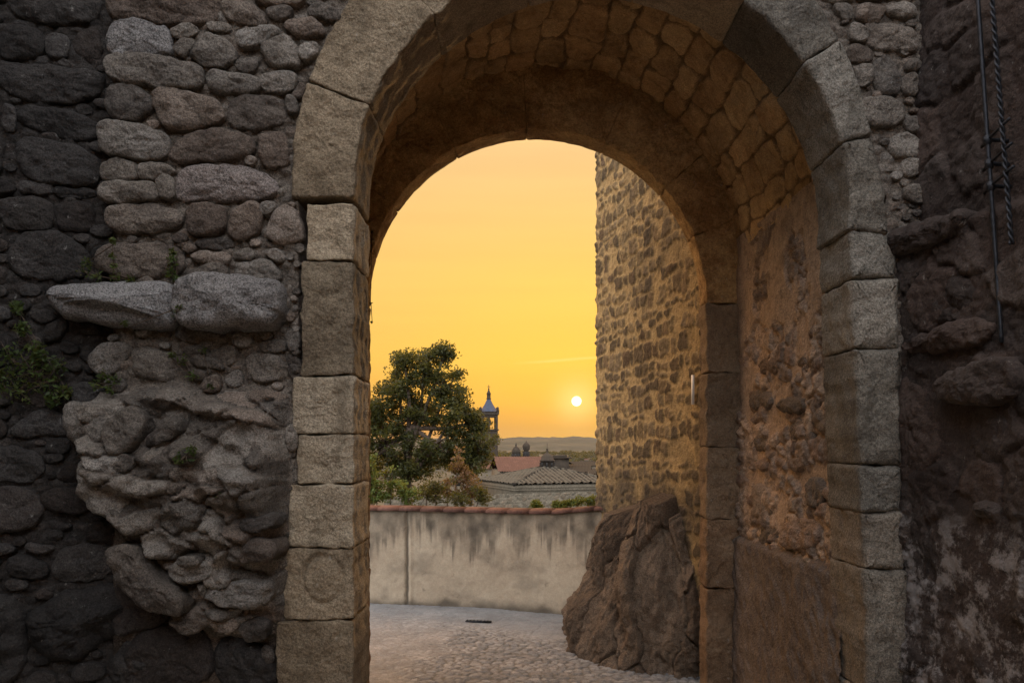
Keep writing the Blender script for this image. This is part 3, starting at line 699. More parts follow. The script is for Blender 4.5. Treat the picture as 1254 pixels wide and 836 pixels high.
mb = MB(); mb.box(-3.9, 5., -9.7, -9.1, 0, 7.5); mb.build('wall_backing', M_house, HW)  # backing for the added bounce wall
# wrought iron rods
def rod(px0, px1, y1, name, label, r, twist=False, off=.12):
    pts = []; y0 = -60
    for i in range(60):
        f = i/59.; u, v = HP.px(px0+(px1-px0)*f, y0+(y1-y0)*f); pts.append(HP.w(u, v, off))
    # keep the rod straight in space
    P0, P1 = pts[0], pts[-1]; P = [P0+(P1-P0)*f for f in np.linspace(0, 1, 60)]
    mb = MB()
    if not twist: mb.tube(P, r, 8)
    else:
        for k in range(2):
            n = 260; Q = []
            for i in range(n):
                f = i/(n-1); a = f*70*PI/2+k*PI; Q.append(P0+(P1-P0)*f+np.array([math.cos(a), math.sin(a), 0])*r*.62)
            mb.tube(Q, r*.62, 6)
    t = thing(name, label, 'iron rod', tuple(P1))
    mb.build('shaft', M_iron, t, True)
    return t, P0, P1
t1, a0, a1_ = rod(1219, 1253, 420, 'iron_rod', 'plain round iron rod standing off the house wall, nearer the arch', .011)
t2, b0, b1 = rod(1238, 1268, 300, 'iron_rod', 'twisted rope-like iron rod at the right frame edge', .0115, True, .13)
for yy in (178, 207, 234):
    f = (yy+60)/480.; p = a0+(a1_-a0)*f; f2 = (yy+60)/360.; q_ = b0+(b1-b0)*f2; q_[2] = p[2]+.03
    mb = MB(); mb.tube([p-HP.N*.16, p, p+HP.N*.02], .010, 6); mb.tube([p+(p-q_)*.4+[0, 0, -.01], p, q_, q_+(q_-p)*.4], .008, 6); mb.lathe(p[0], p[1], [(.006, p[2]-.03), (.02, p[2]-.022), (.022, p[2]+.015), (.006, p[2]+.025)], 8)
    mb.build('clamp', M_iron, t1, True)

# ---- tower wall outside
TP = Plane(1.085, 10.95, 1.80, 7.88)
TW = thing('tower_wall', 'sunlit-golden mortared rubble tower wall beyond the arch, right of the sun', 'wall', (1.6, 9.4, 0))
def tower_h(u, v):
    d, idn = bricks(u, v, .20, .15, 51, .085, .62)
    big = idn < 2; id2 = idn; keep = idn > .14
    so = sst(.010, .038, d+.028*fbm(u*13, v*13, 5, 4)+.028*fbm(u*3, v*3, 8, 3)+.020*(idn-.5))*keep
    h = .014*so+.012*fbm(u*5, v*5, 5, 4)+.010*fbm(u*20, v*20, 8, 3)+.016*facets(u, v, .09, .08, 6)*so
    ed = sst(.12, 0, u)*.04*fbm(u*2, v*7, 9, 3)
    st_ = .9*sst(.75, .0, v-1.5+.5*fbm(u*3, v*2, 4, 4))*sst(1.0, 1.6, v)  # shade at the wall foot painted in as darkening
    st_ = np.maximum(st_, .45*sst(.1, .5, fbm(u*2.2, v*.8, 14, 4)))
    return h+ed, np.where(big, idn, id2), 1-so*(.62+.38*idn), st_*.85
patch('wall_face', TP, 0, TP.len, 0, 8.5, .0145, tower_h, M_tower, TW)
c_ = TP.w(np.array([.02, TP.len, TP.len, .02]), np.zeros(4), np.array([-.03, -.03, -2.5, -2.5])); Vb = np.vstack([c_, c_+[0, 0, 8.5]])
mb = MB(); mb.add(Vb, [(0,1,5,4), (1,2,6,5), (2,3,7,6), (3,0,4,7), (4,5,6,7)]); mb.build('wall_backing', M_tower, TW)
mb = MB()
EN = Plane(2.9, 11.6, 1.085, 10.95)
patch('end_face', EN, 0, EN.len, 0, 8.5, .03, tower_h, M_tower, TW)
# small plate fixed to the tower wall
u, v = TP.px(855, 477); p = TP.w(u-.02, v, .045)
mb = MB(); mb.box(-.008, .008, -.02, .02, -.14, .14); Vp = mb.V[0]; ang = math.atan2(TP.U[1], TP.U[0])-PI/2
mb.V[0] = np.stack([p[0]+Vp[:, 0]*math.cos(ang)-Vp[:, 1]*math.sin(ang), p[1]+Vp[:, 0]*math.sin(ang)+Vp[:, 1]*math.cos(ang), p[2]+Vp[:, 2]], 1)
o = mb.build('wall_plate', flat_mat('pale enamel', (.7,.68,.62), .4, .06)); tag(o, 'small pale plate seen edge-on on the golden tower wall', 'plaque')

# ---- bedrock outcrop by the tower foot
base = np.array([(.85,10.4),(.62,9.75),(.64,9.2),(.80,8.75),(1.02,8.35),(1.28,8.12),(1.55,8.0),(1.78,7.9),(2.1,7.9)])
top = np.array([(1.30,10.2),(1.17,9.75),(1.20,9.45),(1.26,9.15),(1.38,8.85),(1.52,8.60),(1.72,8.40),(1.86,8.25),(2.1,8.2)])
topz = np.array([.8,1.16,1.38,1.44,1.60,1.54,1.22,1.10,1.1])
ns, nz_ = 420, 200
def rs(P, n):
    L = np.concatenate([[0], np.cumsum(np.hypot(*np.diff(base, axis=0).T))]); t_ = np.linspace(0, L[-1], n)
    return np.stack([np.interp(t_, L, P[:, k]) for k in range(P.shape[1])], 1), t_
Bs, ts = rs(base, ns); Ts, _ = rs(top, ns); Zt, _ = rs(topz[:, None], ns)
Tg = np.gradient(Bs, axis=0); Tg /= np.linalg.norm(Tg, axis=1)[:, None]; Nn = np.stack([Tg[:, 1]*1., -Tg[:, 0]], 1)
ff = np.linspace(-.03, 1.22, nz_)
s2, f2 = np.meshgrid(ts, ff, indexing='ij')
fr = np.clip(f2, 0, 1); k_ = fr**1.5
zz = Zt*fr
zz = zz+(.10*ridge(s2*3.3, fr*0, 3, 3)+.10*facets(s2, s2*0, .22, .3, 4)-.04)*fr
Px = Bs[:, 0:1]*(1-k_)+Ts[:, 0:1]*k_; Py = Bs[:, 1:2]*(1-k_)+Ts[:, 1:2]*k_
cap = np.clip(f2-1, 0, 1)/.22
Px = Px+cap*(2.2-Px); Py = Py+cap*.25; zz = zz+cap*.34
zz = np.where(f2 < 0, -.06, zz)
sw = s2+.05*fbm(s2*2, fr*1.5, 3, 3)
dd, ii, _ = cells(sw+.12*fr, fr*1.5, .42, 1.1, .8, 61, .05)
hh = .30*facets(sw+.15*fr, fr*1.5, .55, .9, 12)+.14*facets(sw-.1*fr, fr*1.5, .22, .42, 13)+.06*facets(sw, fr*1.5, .09, .16, 14)+.022*facets(sw, fr*1.5, .04, .05, 15)
hh = hh+.10*(ii-.5)*sst(0, .02, dd)-.06*(1-sst(0, .018, dd))+.03*fbm(sw*18, fr*14, 6, 4)+.02*ridge(sw*9, fr*3, 4, 4)
hh = hh*np.clip(1-cap, 0, 1)
Px = Px+Nn[:, 0:1]*hh; Py = Py+Nn[:, 1:2]*hh; zz = zz+hh*.25*fr
Vr = np.stack([Px, Py, zz], -1).reshape(-1, 3)
o = mesh('rock_outcrop', Vr, [grid_faces(ns, nz_)], M_rock, None, {'tone': ii.ravel(), 'mortar': 0*ii.ravel()}); tag(o, 'brown fissured bedrock bulging from the foot of the golden tower wall', 'rock')
ROCK = o

# ---- parapet wall with terracotta coping
pts = [(-7.5, 13.4), (-2.05, 11.85), (-.6, 11.55), (.5, 11.15), (1.35, 10.62)]
Lp = np.concatenate([[0], np.cumsum([math.dist(a, b) for a, b in zip(pts[:-1], pts[1:])])])
def pp(s): return np.interp(s, Lp, [p[0] for p in pts]), np.interp(s, Lp, [p[1] for p in pts])
PW = thing('parapet_wall', 'low stained lime-plastered parapet with red terracotta coping across the lane end', 'wall', (-1, 11.5, 0))
us = np.arange(0, Lp[-1], .018); vs = np.arange(-.05, 1.34, .018)
u, v = np.meshgrid(us, vs, indexing='ij')
def smooth_curve(a, k=40):
    ker = np.ones(k)/k; return np.convolve(np.pad(a, (k//2, k-1-k//2), mode='edge'), ker, 'valid')
bx, by = pp(us); bx = smooth_curve(bx); by = smooth_curve(by)
tx = np.gradient(bx); ty = np.gradient(by); l_ = np.hypot(tx, ty); nx_, ny_ = ty/l_, -tx/l_
htop = 1.30+.09*sst(Lp[-1]-1.2, Lp[-1], us)
vv = v/1.34*htop[:, None]
crk = np.interp(0, [0, 1], [0, 1]); ucrack = Lp[1]+.63
ck = np.exp(-((u-ucrack-.015*fbm(u*0, v*5, 2, 3))/.022)**2)
hp = .010*fbm(u*1.5, v*1.5, 3, 3)+.006*fbm(u*9, v*9, 4, 4)-.03*ck+.01*np.exp(-((u-ucrack-.05)/.03)**2)
strk = fbm(u*3.2, v*.35, 5, 4)+.9*fbm(u*14, v*.8, 7, 3)+.4*fbm(u*40, v*2, 9, 2)
drip = .42+.36*strk
st = sst(drip+.08, drip-.20, (htop[:, None]-vv))*(.55+.5*fbm(u*6, v*4, 9, 4))
st = np.clip(st, 0, 1)*.95
st = np.maximum(st, .75*sst(.15, .0, vv+.10*fbm(u*3, v*3, 6, 3)))
st = np.maximum(st, .32*sst(.1, .5, fbm(u*1.7, v*2.5, 19, 4)))
st = np.maximum(st, .8*ck)
V = np.stack([bx[:, None]+nx_[:, None]*hp, by[:, None]+ny_[:, None]*hp, vv], -1).reshape(-1, 3)
mesh('plaster_face', V, [grid_faces(len(us), len(vs))], M_plaster, PW, {'tone': 0*st.ravel()+.5, 'mortar': 0*st.ravel(), 'stain_shade': np.clip(st, 0, 1).ravel()})
Vb = np.stack([bx[:, None]+nx_[:, None]*(-.3)+0*vv, by[:, None]+ny_[:, None]*(-.3)+0*vv, np.where(vv < .05, -3, vv)], -1).reshape(-1, 3)
mesh('back_face', Vb, [grid_faces(len(us), len(vs), True)], M_plaster, PW, {'tone': 0*st.ravel()+.5})
mb = MB(); s = .0; rr = random.Random(5)
while s < Lp[-1]-.1:
    L_ = .31; i0 = int((s+.004)/.018); i1 = min(len(us)-1, int((s+L_+.004)/.018))
    if i1 <= i0+1: break
    pr = [(-.045, 0), (-.05, .022), (-.03, .042), (.1, .062), (.25, .055), (.35, .03), (.35, 0)]
    dz = rr.uniform(-.004, .004); V = []
    for i in (i0, i1):
        for a, b in pr: V.append((bx[i]-nx_[i]*a, by[i]-ny_[i]*a, htop[i]+b+dz))
    m_ = len(pr); Q = [(k, k+1, m_+k+1, m_+k) for k in range(m_-1)]
    V = np.array(V); mb.add(V, Q, [(0, k+1, k) for k in range(1, m_-1)]+[(m_, m_+k, m_+k+1) for k in range(1, m_-1)], rr.random()); s += L_
mb.build('coping', M_terra, PW)

# ---- ground of the lane
def lane(u, v):
    d, idn, f1 = cells(u, v, .095, .07, .9, 71, .03)
    bound = 9.9+.25*fbm(u*1.1, v*0, 3, 3)-.55*u
    smooth = sst(-.35, .45, v-bound+.35*fbm(u*1.5, v*1.5, 5, 3))
    smooth = np.maximum(smooth, .85*sst(.15, -.35, u+.9-.2*(v-8)+.3*fbm(u, v, 3, 3))*.8)
    so = sst(.0, .016, d)
    h = (1-smooth)*(.014*so+.012*(idn-.5)*so)+.012*fbm(u*1.4, v*1.4, 8, 3)+.004*fbm(u*15, v*15, 2, 3)
    d2, id2, _ = cells(u, v, .42, .30, .8, 75, .08)
    h = h-.006*smooth*(1-sst(0, .012, d2))
    h = h+.035*sst(.25, 0, np.abs(v-11.55+.2*u))*0
    return h, idn*(1-smooth*.8), (1-so)*(1-smooth)
us = np.arange(-2.6, 2.4, .0125); vs = np.arange(7.2, 12.1, .0145)
u, v = np.meshgrid(us, vs, indexing='ij'); h, tn, mo_ = lane(u, v)
o = mesh('lane', np.stack([u, v, h+.012], -1).reshape(-1, 3), [grid_faces(len(us), len(vs))], M_cob, None, {'tone': tn.ravel(), 'mortar': mo_.ravel()}); o['kind'] = 'structure'
o['label'] = 'worn cobbled lane beyond the arch'
# little ground items
mb = MB(); mb.box(-.16, .16, -.035, .035, 0, .012)
for k in range(7): mb.box(-.15+k*.043, -.135+k*.043, -.03, .03, .012, .018)
o = mb.build('drain_grate', M_iron); o.location = (X(586, 10.55), 10.55, .022); o.rotation_euler.z = -.15; tag(o, 'narrow dark iron drain slot set in the pale lane paving', 'drain')

# ---- ground sheet: lane level here, dropping away to the plain, with hills far off
rad = np.concatenate([[0.], np.geomspace(1.2, 14000, 170)]); th = np.linspace(0, 2*PI, 361)
r2, a2 = np.meshgrid(rad, th, indexing='ij')
gx = r2*np.cos(a2); gy = r2*np.sin(a2)+6
def ground_z(gx, gy):
    f = gy-13.; f = np.clip(f, 0, None)
    z = -1.6*sst(-.5, 1.2, gy-12.9)-6*sst(2, 45, f)-12*sst(30, 220, f)-14*sst(150, 900, f)
    z = z+sst(60, 300, f)*fbm(gx*.01, gy*.01, 2, 4)*2.5
    return z
gz = ground_z(gx, gy)
rr_ = np.hypot(gx, gy)
M_ground, t_, b_ = nt('dry ground'); q = NB(t_); pos = q.n('ShaderNodeNewGeometry').outputs['Position']
n1 = q.noise(pos, .012, 6, .6); n2 = q.noise(pos, .35, 6, .6)
c_g = q.ramp(n1, [(.35, (.022,.026,.02)), (.5, (.04,.038,.032)), (.65, (.06,.054,.044))])
c_g = q.mix(q.mr(n2, .45, .6), c_g, (.035,.04,.02)); q.put(b_.inputs['Base Color'], c_g); b_.inputs['Roughness'].default_value = 1
o = mesh('ground', np.stack([gx, gy, gz-.02], -1).reshape(-1, 3), [grid_faces(len(rad), len(th))], M_ground); o['kind'] = 'structure'
for y0_, y1_, hb, dn in ((4300, 8200, 66, .0), (8600, 12500, 118, 4.)):
    xs = np.arange(-5200, 5200, 38.); ys = np.linspace(y0_, y1_, 60); u, v = np.meshgrid(xs, ys, indexing='ij'); f_ = (v-y0_)/(y1_-y0_)
    e_ = hb*(1+.45*fbm(u*.0011+dn, v*.0006, 6, 5)+.16*fbm(u*.006, v*.002, 1+dn, 4))*sst(0, .75, f_)*sst(1.25, .8, f_)+30*fbm(u*.002, v*.0015, 3+dn, 4)*sst(0, .3, f_)
    o = mesh('hills', np.stack([u, v, -34.5+e_*1.0], -1).reshape(-1, 3), [grid_faces(len(xs), len(ys))], M_ground); o['kind'] = 'structure'
# street paving on the viewer's side of the gate
us = np.arange(-3.6, 3.8, .05); vs = np.arange(-9, 7.25, .05); u, v = np.meshgrid(us, vs, indexing='ij'); d, idn, _ = cells(u, v, .16, .12, .8, 3, .03)
o = mesh('street', np.stack([u, v, .012*sst(0, .03, d)+.002], -1).reshape(-1, 3), [grid_faces(len(us), len(vs))], M_slab, None, {'tone': idn.ravel(), 'mortar': (1-sst(0, .02, d)).ravel()}); o['kind'] = 'structure'

# ------------------------------------------------------------------ plants
def leaves(mb, centers, n, spread, size, seed, flat=.6, tone_dir=None):
    R = np.random.RandomState(seed)
    for c, rr2 in centers:
        k = n; d_ = R.normal(size=(k, 3)); d_ /= np.linalg.norm(d_, axis=1)[:, None]; rad_ = R.random(k)**.5*rr2*spread
        p = np.array(c)+d_*rad_[:, None]*np.array([1, 1, flat])
        a = R.normal(size=(k, 3)); a /= np.linalg.norm(a, axis=1)[:, None]; b = np.cross(a, R.normal(size=(k, 3))); b /= np.linalg.norm(b, axis=1)[:, None]
        s_ = size*R.uniform(.6, 1.25, k)[:, None]; nn_ = np.cross(a, b)
        V = np.stack([p-a*s_, p+b*s_*.45+nn_*s_*.12, p+a*s_, p-b*s_*.45+nn_*s_*.12], 1).reshape(-1, 3)
        Q = np.arange(4*k).reshape(-1, 4); cl = R.random()
        t_ = np.clip(.45*cl+.55*R.random(k)+.0, 0, 1)
        mb.V.append(V); mb.A.append(np.repeat(t_, 4)); mb.Q.append(Q+mb.n); mb.n += len(V)
def tree(name, label, base, blobs, trunk_h, r0, seed, nl, size, mat, group=None, nb=26):
    """blobs: ellipsoids (x, y, z, rx, ry, rz) that the crown fills, relative to the base"""
    R = random.Random(seed); t = thing(name, label, 'tree', base, group); B = np.array(base)
    wood = MB(); top_ = B+np.array([R.uniform(-.1, .1), 0, trunk_h])
    P = [B, B+(top_-B)*.35+[.04, 0, 0], B+(top_-B)*.7+[-.05, .02, 0], top_]
    wood.tube(P, [r0, r0*.8, r0*.65, r0*.45], 9); tips = []
    for bl in blobs:
        c = B+np.array(bl[:3]); rx, ry, rz = bl[3:6]
        st_ = P[2]+(P[3]-P[2])*R.random(); mid_ = (st_+c)/2+np.array([R.uniform(-.15, .15), R.uniform(-.15, .15), -.1])
        wood.tube([st_, mid_, c], [r0*.42, r0*.28, r0*.14], 6)
        for _ in range(int(nb*(rx*rz)**.5)):
            d_ = np.array([R.gauss(0, 1), R.gauss(0, 1), R.gauss(0, 1)]); d_ /= np.linalg.norm(d_); q_ = R.random()**.35
            e = c+d_*q_*np.array([rx, ry, rz]); tips.append((e, R.uniform(.7, 1.3)))
            if R.random() < .6: wood.tube([c, (c+e)/2+[0, 0, R.uniform(-.06, .04)], e], [r0*.14, r0*.08, r0*.03], 4)
    wood.build('trunk', M_bark, t, True)
    lf = MB(); leaves(lf, [(e, k*.27*size/.055) for e, k in tips], nl, 1., size, seed, .7); lf.build('crown', mat, t)
    return t
gz_at = lambda x, y: float(ground_z(np.array(x, float), np.array(y, float)))-.02
D = 21.
tx_, tb = X(500, D), gz_at(X(500, D), D)
def bl(px, py, rx, rz, dy=0, ry=None): return (X(px, D)-tx_, dy, Z(py, D)-tb, rx*D/F, (ry or rx)*D/F, rz*D/F)
tree('broadleaf_tree', 'large dark broadleaf tree behind the parapet, left of the bell tower', (tx_, D, tb),
     [bl(520,452,30,24), bl(488,474,30,24), bl(548,474,26,26), bl(462,500,24,26), bl(505,510,38,26,.2), bl(556,508,30,24), bl(588,546,24,22), bl(584,516,12,12), bl(530,545,36,24), bl(470,545,34,30), bl(572,566,28,16), bl(430,520,26,36), bl(500,576,32,20), bl(440,575,30,26), bl(545,432,12,10), bl(495,440,14,10)],
     Z(520, D)-tb, .16, 5, 66, .046, M_leaf, nb=84)
def bush(name, label, d, blobs, seed, nl, size, mat, cat='shrub', group=None, spread=1.):
    x0 = X(blobs[0][0], d); z0 = gz_at(x0, d); t = thing(name, label, cat, (x0, d, z0), group); R = random.Random(seed)
    w = MB(); tips = []
    for (px, py, rx, rz) in blobs:
        c = np.array([X(px, d), d+R.uniform(-.1, .1), Z(py, d)]); w.tube([(x0+R.uniform(-.1, .1), d, z0), ((x0+c[0])/2, d, (z0+c[2])/2), c], [.02, .015, .008], 5)
        for _ in range(14):
            e = c+np.array([R.gauss(0, .5)*rx*d/F, R.gauss(0, .5)*rx*d/F, R.gauss(0, .5)*rz*d/F]); tips.append((e, 1.)); w.tube([c, e], [.006, .003], 4)
    w.build('stem', M_bark, t, True); lf = MB(); leaves(lf, [(e, .12*spread) for e, k in tips], nl, 1., size, seed, .7); lf.build('foliage', mat, t)
bush('shrub', 'yellow-green shrub behind the parapet under the tree at left', 14.2, [(462,602,16,16), (480,590,14,18), (455,580,12,18), (500,606,16,12), (446,610,12,12)], 3, 40, .035, M_leaf2, group='shrubs behind the parapet')
bush('shrub', 'dry reddish shrub right of the tree trunk', 15., [(548,598,18,16), (568,590,14,14), (560,575,12,14), (580,600,10,12)], 4, 36, .032, M_leafr, group='shrubs behind the parapet')
bush('shrub', 'olive-green shrub between the trunk and the dry shrub', 14.6, [(522,606,16,12), (535,595,14,14), (565,612,16,9), (588,606,8,9)], 6, 36, .03, M_leaf, group='shrubs behind the parapet')
bush('shrub', 'bright green low bush over the right end of the coping', 12.1, [(706,614,10,5), (720,612,10,5), (694,617,8,4), (682,618,5,3)], 8, 34, .022, M_leaf2, group='shrubs behind the parapet', spread=.6)
bush('shrub', 'tiny green tuft over the middle of the coping', 12.3, [(655,617,4,5), (660,619,4,3)], 9, 20, .02, M_leaf2, group='shrubs behind the parapet', spread=.5)
def ivy(name, label, pl, pts, seed, n, size, off=.06, cat='ivy', group='ivy on the left walls'):
    R = random.Random(seed); c = pl.w(*pl.px(*pts[0][:2]), 0.); t = thing(name, label, cat, tuple(c), group)
    w = MB(); cen = []
    for px, py, r in pts:
        u, v = pl.px(px, py); p = pl.w(u, v, off); cen.append((p, r*S5*1.0)); w.tube([cen[-2][0] if len(cen) > 1 else pl.w(u, v, 0.), pl.w(u+R.uniform(-.02, .02), v-.01, off*.6), p], [.004, .003, .002], 4)
        for _ in range(5):
            u2, v2 = pl.px(px+R.uniform(-r, r), py+R.uniform(-r, r)); w.tube([p, pl.w(u2, v2, off*1.1)], [.0025, .0015], 4)
    w.build('stem', M_bark, t, True); lf = MB(); leaves(lf, cen, n, 1., size, seed, 1.); lf.build('foliage', M_ivy, t)
ivy('ivy', 'broad ivy patch hanging on the dark far left wall', LW, [(20,440,20), (45,455,22), (62,470,20), (30,480,20), (75,450,14), (10,465,16), (50,430,12), (35,405,10), (28,380,9), (85,480,10), (70,490,10), (55,440,12)], 21, 85, .017, .10)
ivy('ivy', 'small ivy sprig above the square granite block', FR, [(216,322,8), (213,335,8), (222,345,6), (218,312,5)], 22, 36, .015, .07)
ivy('ivy', 'trailing ivy along the top of the rounded granite block', FR, [(114,336,9), (130,342,8), (152,344,8), (168,345,6), (118,325,7), (148,300,4), (147,318,4), (149,330,4)], 23, 30, .014, .10)
ivy('ivy', 'ivy sprig below the joint of the two granite blocks', FR, [(232,390,6), (236,383,4), (172,402,4)], 24, 20, .013, .20)
ivy('ivy', 'sparse ivy clump on the masonry above the ruined mass', FR, [(228,442,8), (240,462,8), (215,436,5), (252,430,5), (262,473,5)], 25, 26, .013, .05)
ivy('ivy', 'ivy clump at the left top of the ruined mass', FR, [(137,462,9), (128,472,8), (150,466,8), (145,478,7)], 26, 34, .014, .1)
ivy('ivy', 'leafy weed growing on the ruined mass', FR, [(255,556,10), (262,550,7), (246,562,6)], 27, 40, .014, .34)
ivy('ivy', 'small weed on the ledge near the jamb', FR, [(292,606,4), (296,600,3)], 28, 16, .011, .36)
ivy('ivy', 'thin sprig on the inner edge of the rear left jamb', RP, [(456,285,3), (455,372,3), (456,395,2)], 29, 10, .012, .03, group=None)

# ------------------------------------------------------------------ the town
M_tile = flat_mat('old clay tile', (.045,.039,.027), .95, .45, 3.5, .3, c2=(.018,.015,.010), tonevar=.9)
M_rtile = flat_mat('red clay tile', (.10,.05,.034), .95, .3, 1.5, .2, tonevar=.4)
M_hwall = stone_mat('house masonry', [(.07,.06,.04), (.12,.10,.068), (.18,.15,.105)], mortar=(.14,.115,.08), speck=.25, bump=.6, fine=14)
M_slate = flat_mat('blue slate', (.035,.045,.066), .65, .2, 2)
M_tow = flat_mat('brown tower stone', (.04,.03,.02), .95, .3, 2, .3)
M_dark = flat_mat('dark opening', (.02,.018,.015), .9, .2, 3)
M_bronze = flat_mat('bronze', (.08,.07,.045), .5, .2, 5, 0, .7)
def tiled_tri(A, B, Ap, tw=.22, parent=None, mat=None):
    A, B, Ap = map(lambda p: np.array(p, float), (A, B, Ap)); e = B-A; L_ = np.linalg.norm(e); e /= L_
    n = np.cross(e, Ap-A); n /= np.linalg.norm(n)
    if n[2] < 0: n = -n
    ax = (Ap-A)@e; sl = (Ap-A)-ax*e; SL = np.linalg.norm(sl); sl /= SL
    nu = int(L_/tw*7); nv = int(SL/.3)*3
    u, v = np.meshgrid(np.linspace(0, 1, nu), np.linspace(0, 1, nv), indexing='ij')
    ss = u*L_; tt = v*SL; lo = tt/SL*ax; hi = L_-tt/SL*(L_-ax); su = lo+(hi-lo)*u   # keep inside the triangle
    uu = np.clip(ss, lo, hi)
    ph = uu/tw; col_ = np.floor(ph); row = tt/.32+.15*np.sin(col_*3.3)
    rn = (np.sin(col_*12.9898+np.floor(row)*78.233)*43758.5453) % 1
    h = .10*np.abs(np.sin(ph*PI))**.8+.05*(1-(row % 1))+.02*(rn-.5)
    P = A+e*uu[..., None]+sl*tt[..., None]+n*h[..., None]
    return mesh('tile_slope', P.reshape(-1, 3), [grid_faces(nu, nv)], mat or M_tile, parent, {'tone': (.35*rn+.65*np.abs(np.sin(ph*PI))).ravel()})
def box_walls(P, z0, z1, th=0):
    P = [np.array(p, float) for p in P]; V = [(*p, z0) for p in P]+[(*p, z1) for p in P]; n = len(P)
    return np.array(V), [(i, (i+1) % n, n+(i+1) % n, n+i) for i in range(n)]
# pyramid-roofed building
a_ = math.radians(20); uu_ = np.array([math.cos(a_), math.sin(a_)]); vv_ = np.array([-math.sin(a_), math.cos(a_)])
Ac = np.array([X(629, 45), 45.]); Lr = 6.5; co = [Ac, Ac+uu_*Lr, Ac+uu_*Lr+vv_*Lr, Ac+vv_*Lr]; ctr = Ac+(uu_+vv_)*Lr/2; ez = Z(594, 45); az = Z(572, ctr[1])
BH = thing('tile_roofed_building', 'stone building with grey tiled pyramid roof and small lantern', 'building', (ctr[0], ctr[1], gz_at(*ctr)))
for i in range(4): tiled_tri((*co[i], ez), (*co[(i+1) % 4], ez), (*ctr, az), .27, BH)
inn_ = [ctr+(p-ctr)*.955 for p in co]; V, Q = box_walls(inn_, gz_at(*ctr)-2, ez+.02); mesh('wall', V, [Q], M_hwall, BH, {'tone': np.zeros(8)}, False)
mb = MB(); V, Q = box_walls([ctr+(p-ctr)*.99 for p in co], ez-.16, ez-.03); mb.add(V, Q); V, Q = box_walls([ctr+(p-ctr)*.975 for p in co], ez-.30, ez-.16); mb.add(V, Q); mb.build('cornice', M_hwall, BH)
for i in range(4):
    p0 = np.array((*co[i], ez+.05)); p1 = np.array((*ctr, az+.07)); mb = MB(); n_ = 26
    for k in range(n_):
        a = p0+(p1-p0)*k/n_; b = p0+(p1-p0)*(k+1.12)/n_; mb.tube([a, b], [.10, .085], 7, rg.random())
    mb.build('ridge', M_tile, BH, True)
lt = MB(); k = 47.5/F; lt.lathe(ctr[0], ctr[1], [(.42, az-.2), (.42, az+.35), (.47, az+.36), (.47, az+.42), (.40, az+.44), (.36, az+.6), (.22, az+.76), (.08, az+.83), (.05, az+1.0), (.09, az+1.04), (.02, az+1.1), (.015, az+1.4), (.0, az+1.4)], 8, .3)
lt.build('lantern', M_tow, BH)
for k in range(8):
    lt = MB(); a = .3+k*PI/4+PI/8; lt.box(ctr[0]+.39*math.cos(a)-.05, ctr[0]+.39*math.cos(a)+.05, ctr[1]+.39*math.sin(a)-.05, ctr[1]+.39*math.sin(a)+.05, az+.02, az+.28); lt.build('lantern_opening', M_dark, BH)
# garden wall left of it
GWL = Plane(X(470, 34), 34, X(640, 36.5), 36.5)
o = patch('garden_wall', GWL, 0, GWL.len+7, gz_at(0, 34)-1, Z(606, 35), .04, street(8, .25, .16), M_hwall); tag(o, 'low pale rubble garden wall below the tiled roof', 'wall')
def house(label, px0, px1, ytop, yeave, d, rot=0., tile=M_rtile, dep=7, win=2, group='town houses below'):
    x0, x1 = X(px0, d), X(px1, d); zt, ze = Z(ytop, d), Z(yeave, d); xc = (x0+x1)/2; g = gz_at(xc, d)-2
    h_ = thing('town_house', label, 'house', (xc, d, g), group)
    mb = MB(); mb.box(x0, x1, d, d+dep, g, ze, rot, (xc, d+dep/2)); mb.build('wall', M_hwall, h_)
    ov = .25; V = np.array([(x0-ov, d-ov, ze-.02), (x1+ov, d-ov, ze-.02), (x1+ov, d+dep/2, zt), (x0-ov, d+dep/2, zt), (x0-ov, d+dep+ov, ze-.02), (x1+ov, d+dep+ov, ze-.02)], float)
    nu = int((x1-x0+2*ov)/.25*4); u, v = np.meshgrid(np.linspace(0, 1, nu), np.linspace(0, 1, 40), indexing='ij'); mb = MB()
    for s0, s1 in ((V[0], V[2]), (V[4], V[2])):
        P = np.stack([V[0][0]+(V[1][0]-V[0][0])*u, s0[1]+(s1[1]-s0[1])*v, s0[2]+(s1[2]-s0[2])*v+.07*np.abs(np.sin(u*nu/4*PI))+.03*((v*16) % 1)], -1).reshape(-1, 3)
        mb.add(P, grid_faces(nu, 40))
    c_, s_ = math.cos(rot), math.sin(rot)
    mb.V = [np.stack([xc+(p[:, 0]-xc)*c_-(p[:, 1]-d-dep/2)*s_, d+dep/2+(p[:, 0]-xc)*s_+(p[:, 1]-d-dep/2)*c_, p[:, 2]], 1) for p in mb.V]
    mb.build('roof', tile, h_)
    for k in range(win):
        wx = x0+(x1-x0)*(k+.5)/win; m2 = MB(); m2.box(wx-.4, wx+.4, d-.03, d+.05, ze-2.2, ze-1, rot, (xc, d+dep/2)); m2.build('window', M_dark, h_)
    return h_
house('long low house with bright red tiled roof left of the lantern', 606, 662, 560, 577, 82, .12, M_rtile, 9, 3)
hc = house('brown house with a big square chimney right of the lantern', 668, 726, 571, 578, 64, -.1, M_tile, 8, 2)
mb = MB(); xx = X(685, 66); mb.box(xx-.75, xx+.75, 66, 67, Z(580, 66), Z(561, 66)); mb.box(xx-.95, xx+.95, 65.8, 67.2, Z(561, 66), Z(559.5, 66)); mb.box(xx-.6, xx+.6, 66.1, 66.9, Z(559.5, 66), Z(557, 66)); mb.build('chimney', M_tow, hc)
house('pale house far down at the right behind the roofs', 700, 760, 566, 570, 120, .2, M_tile, 9, 3)
house('small pale house with grey roof at the right by the tower wall', 712, 770, 575, 580, 88, 0, M_tile, 7, 2)
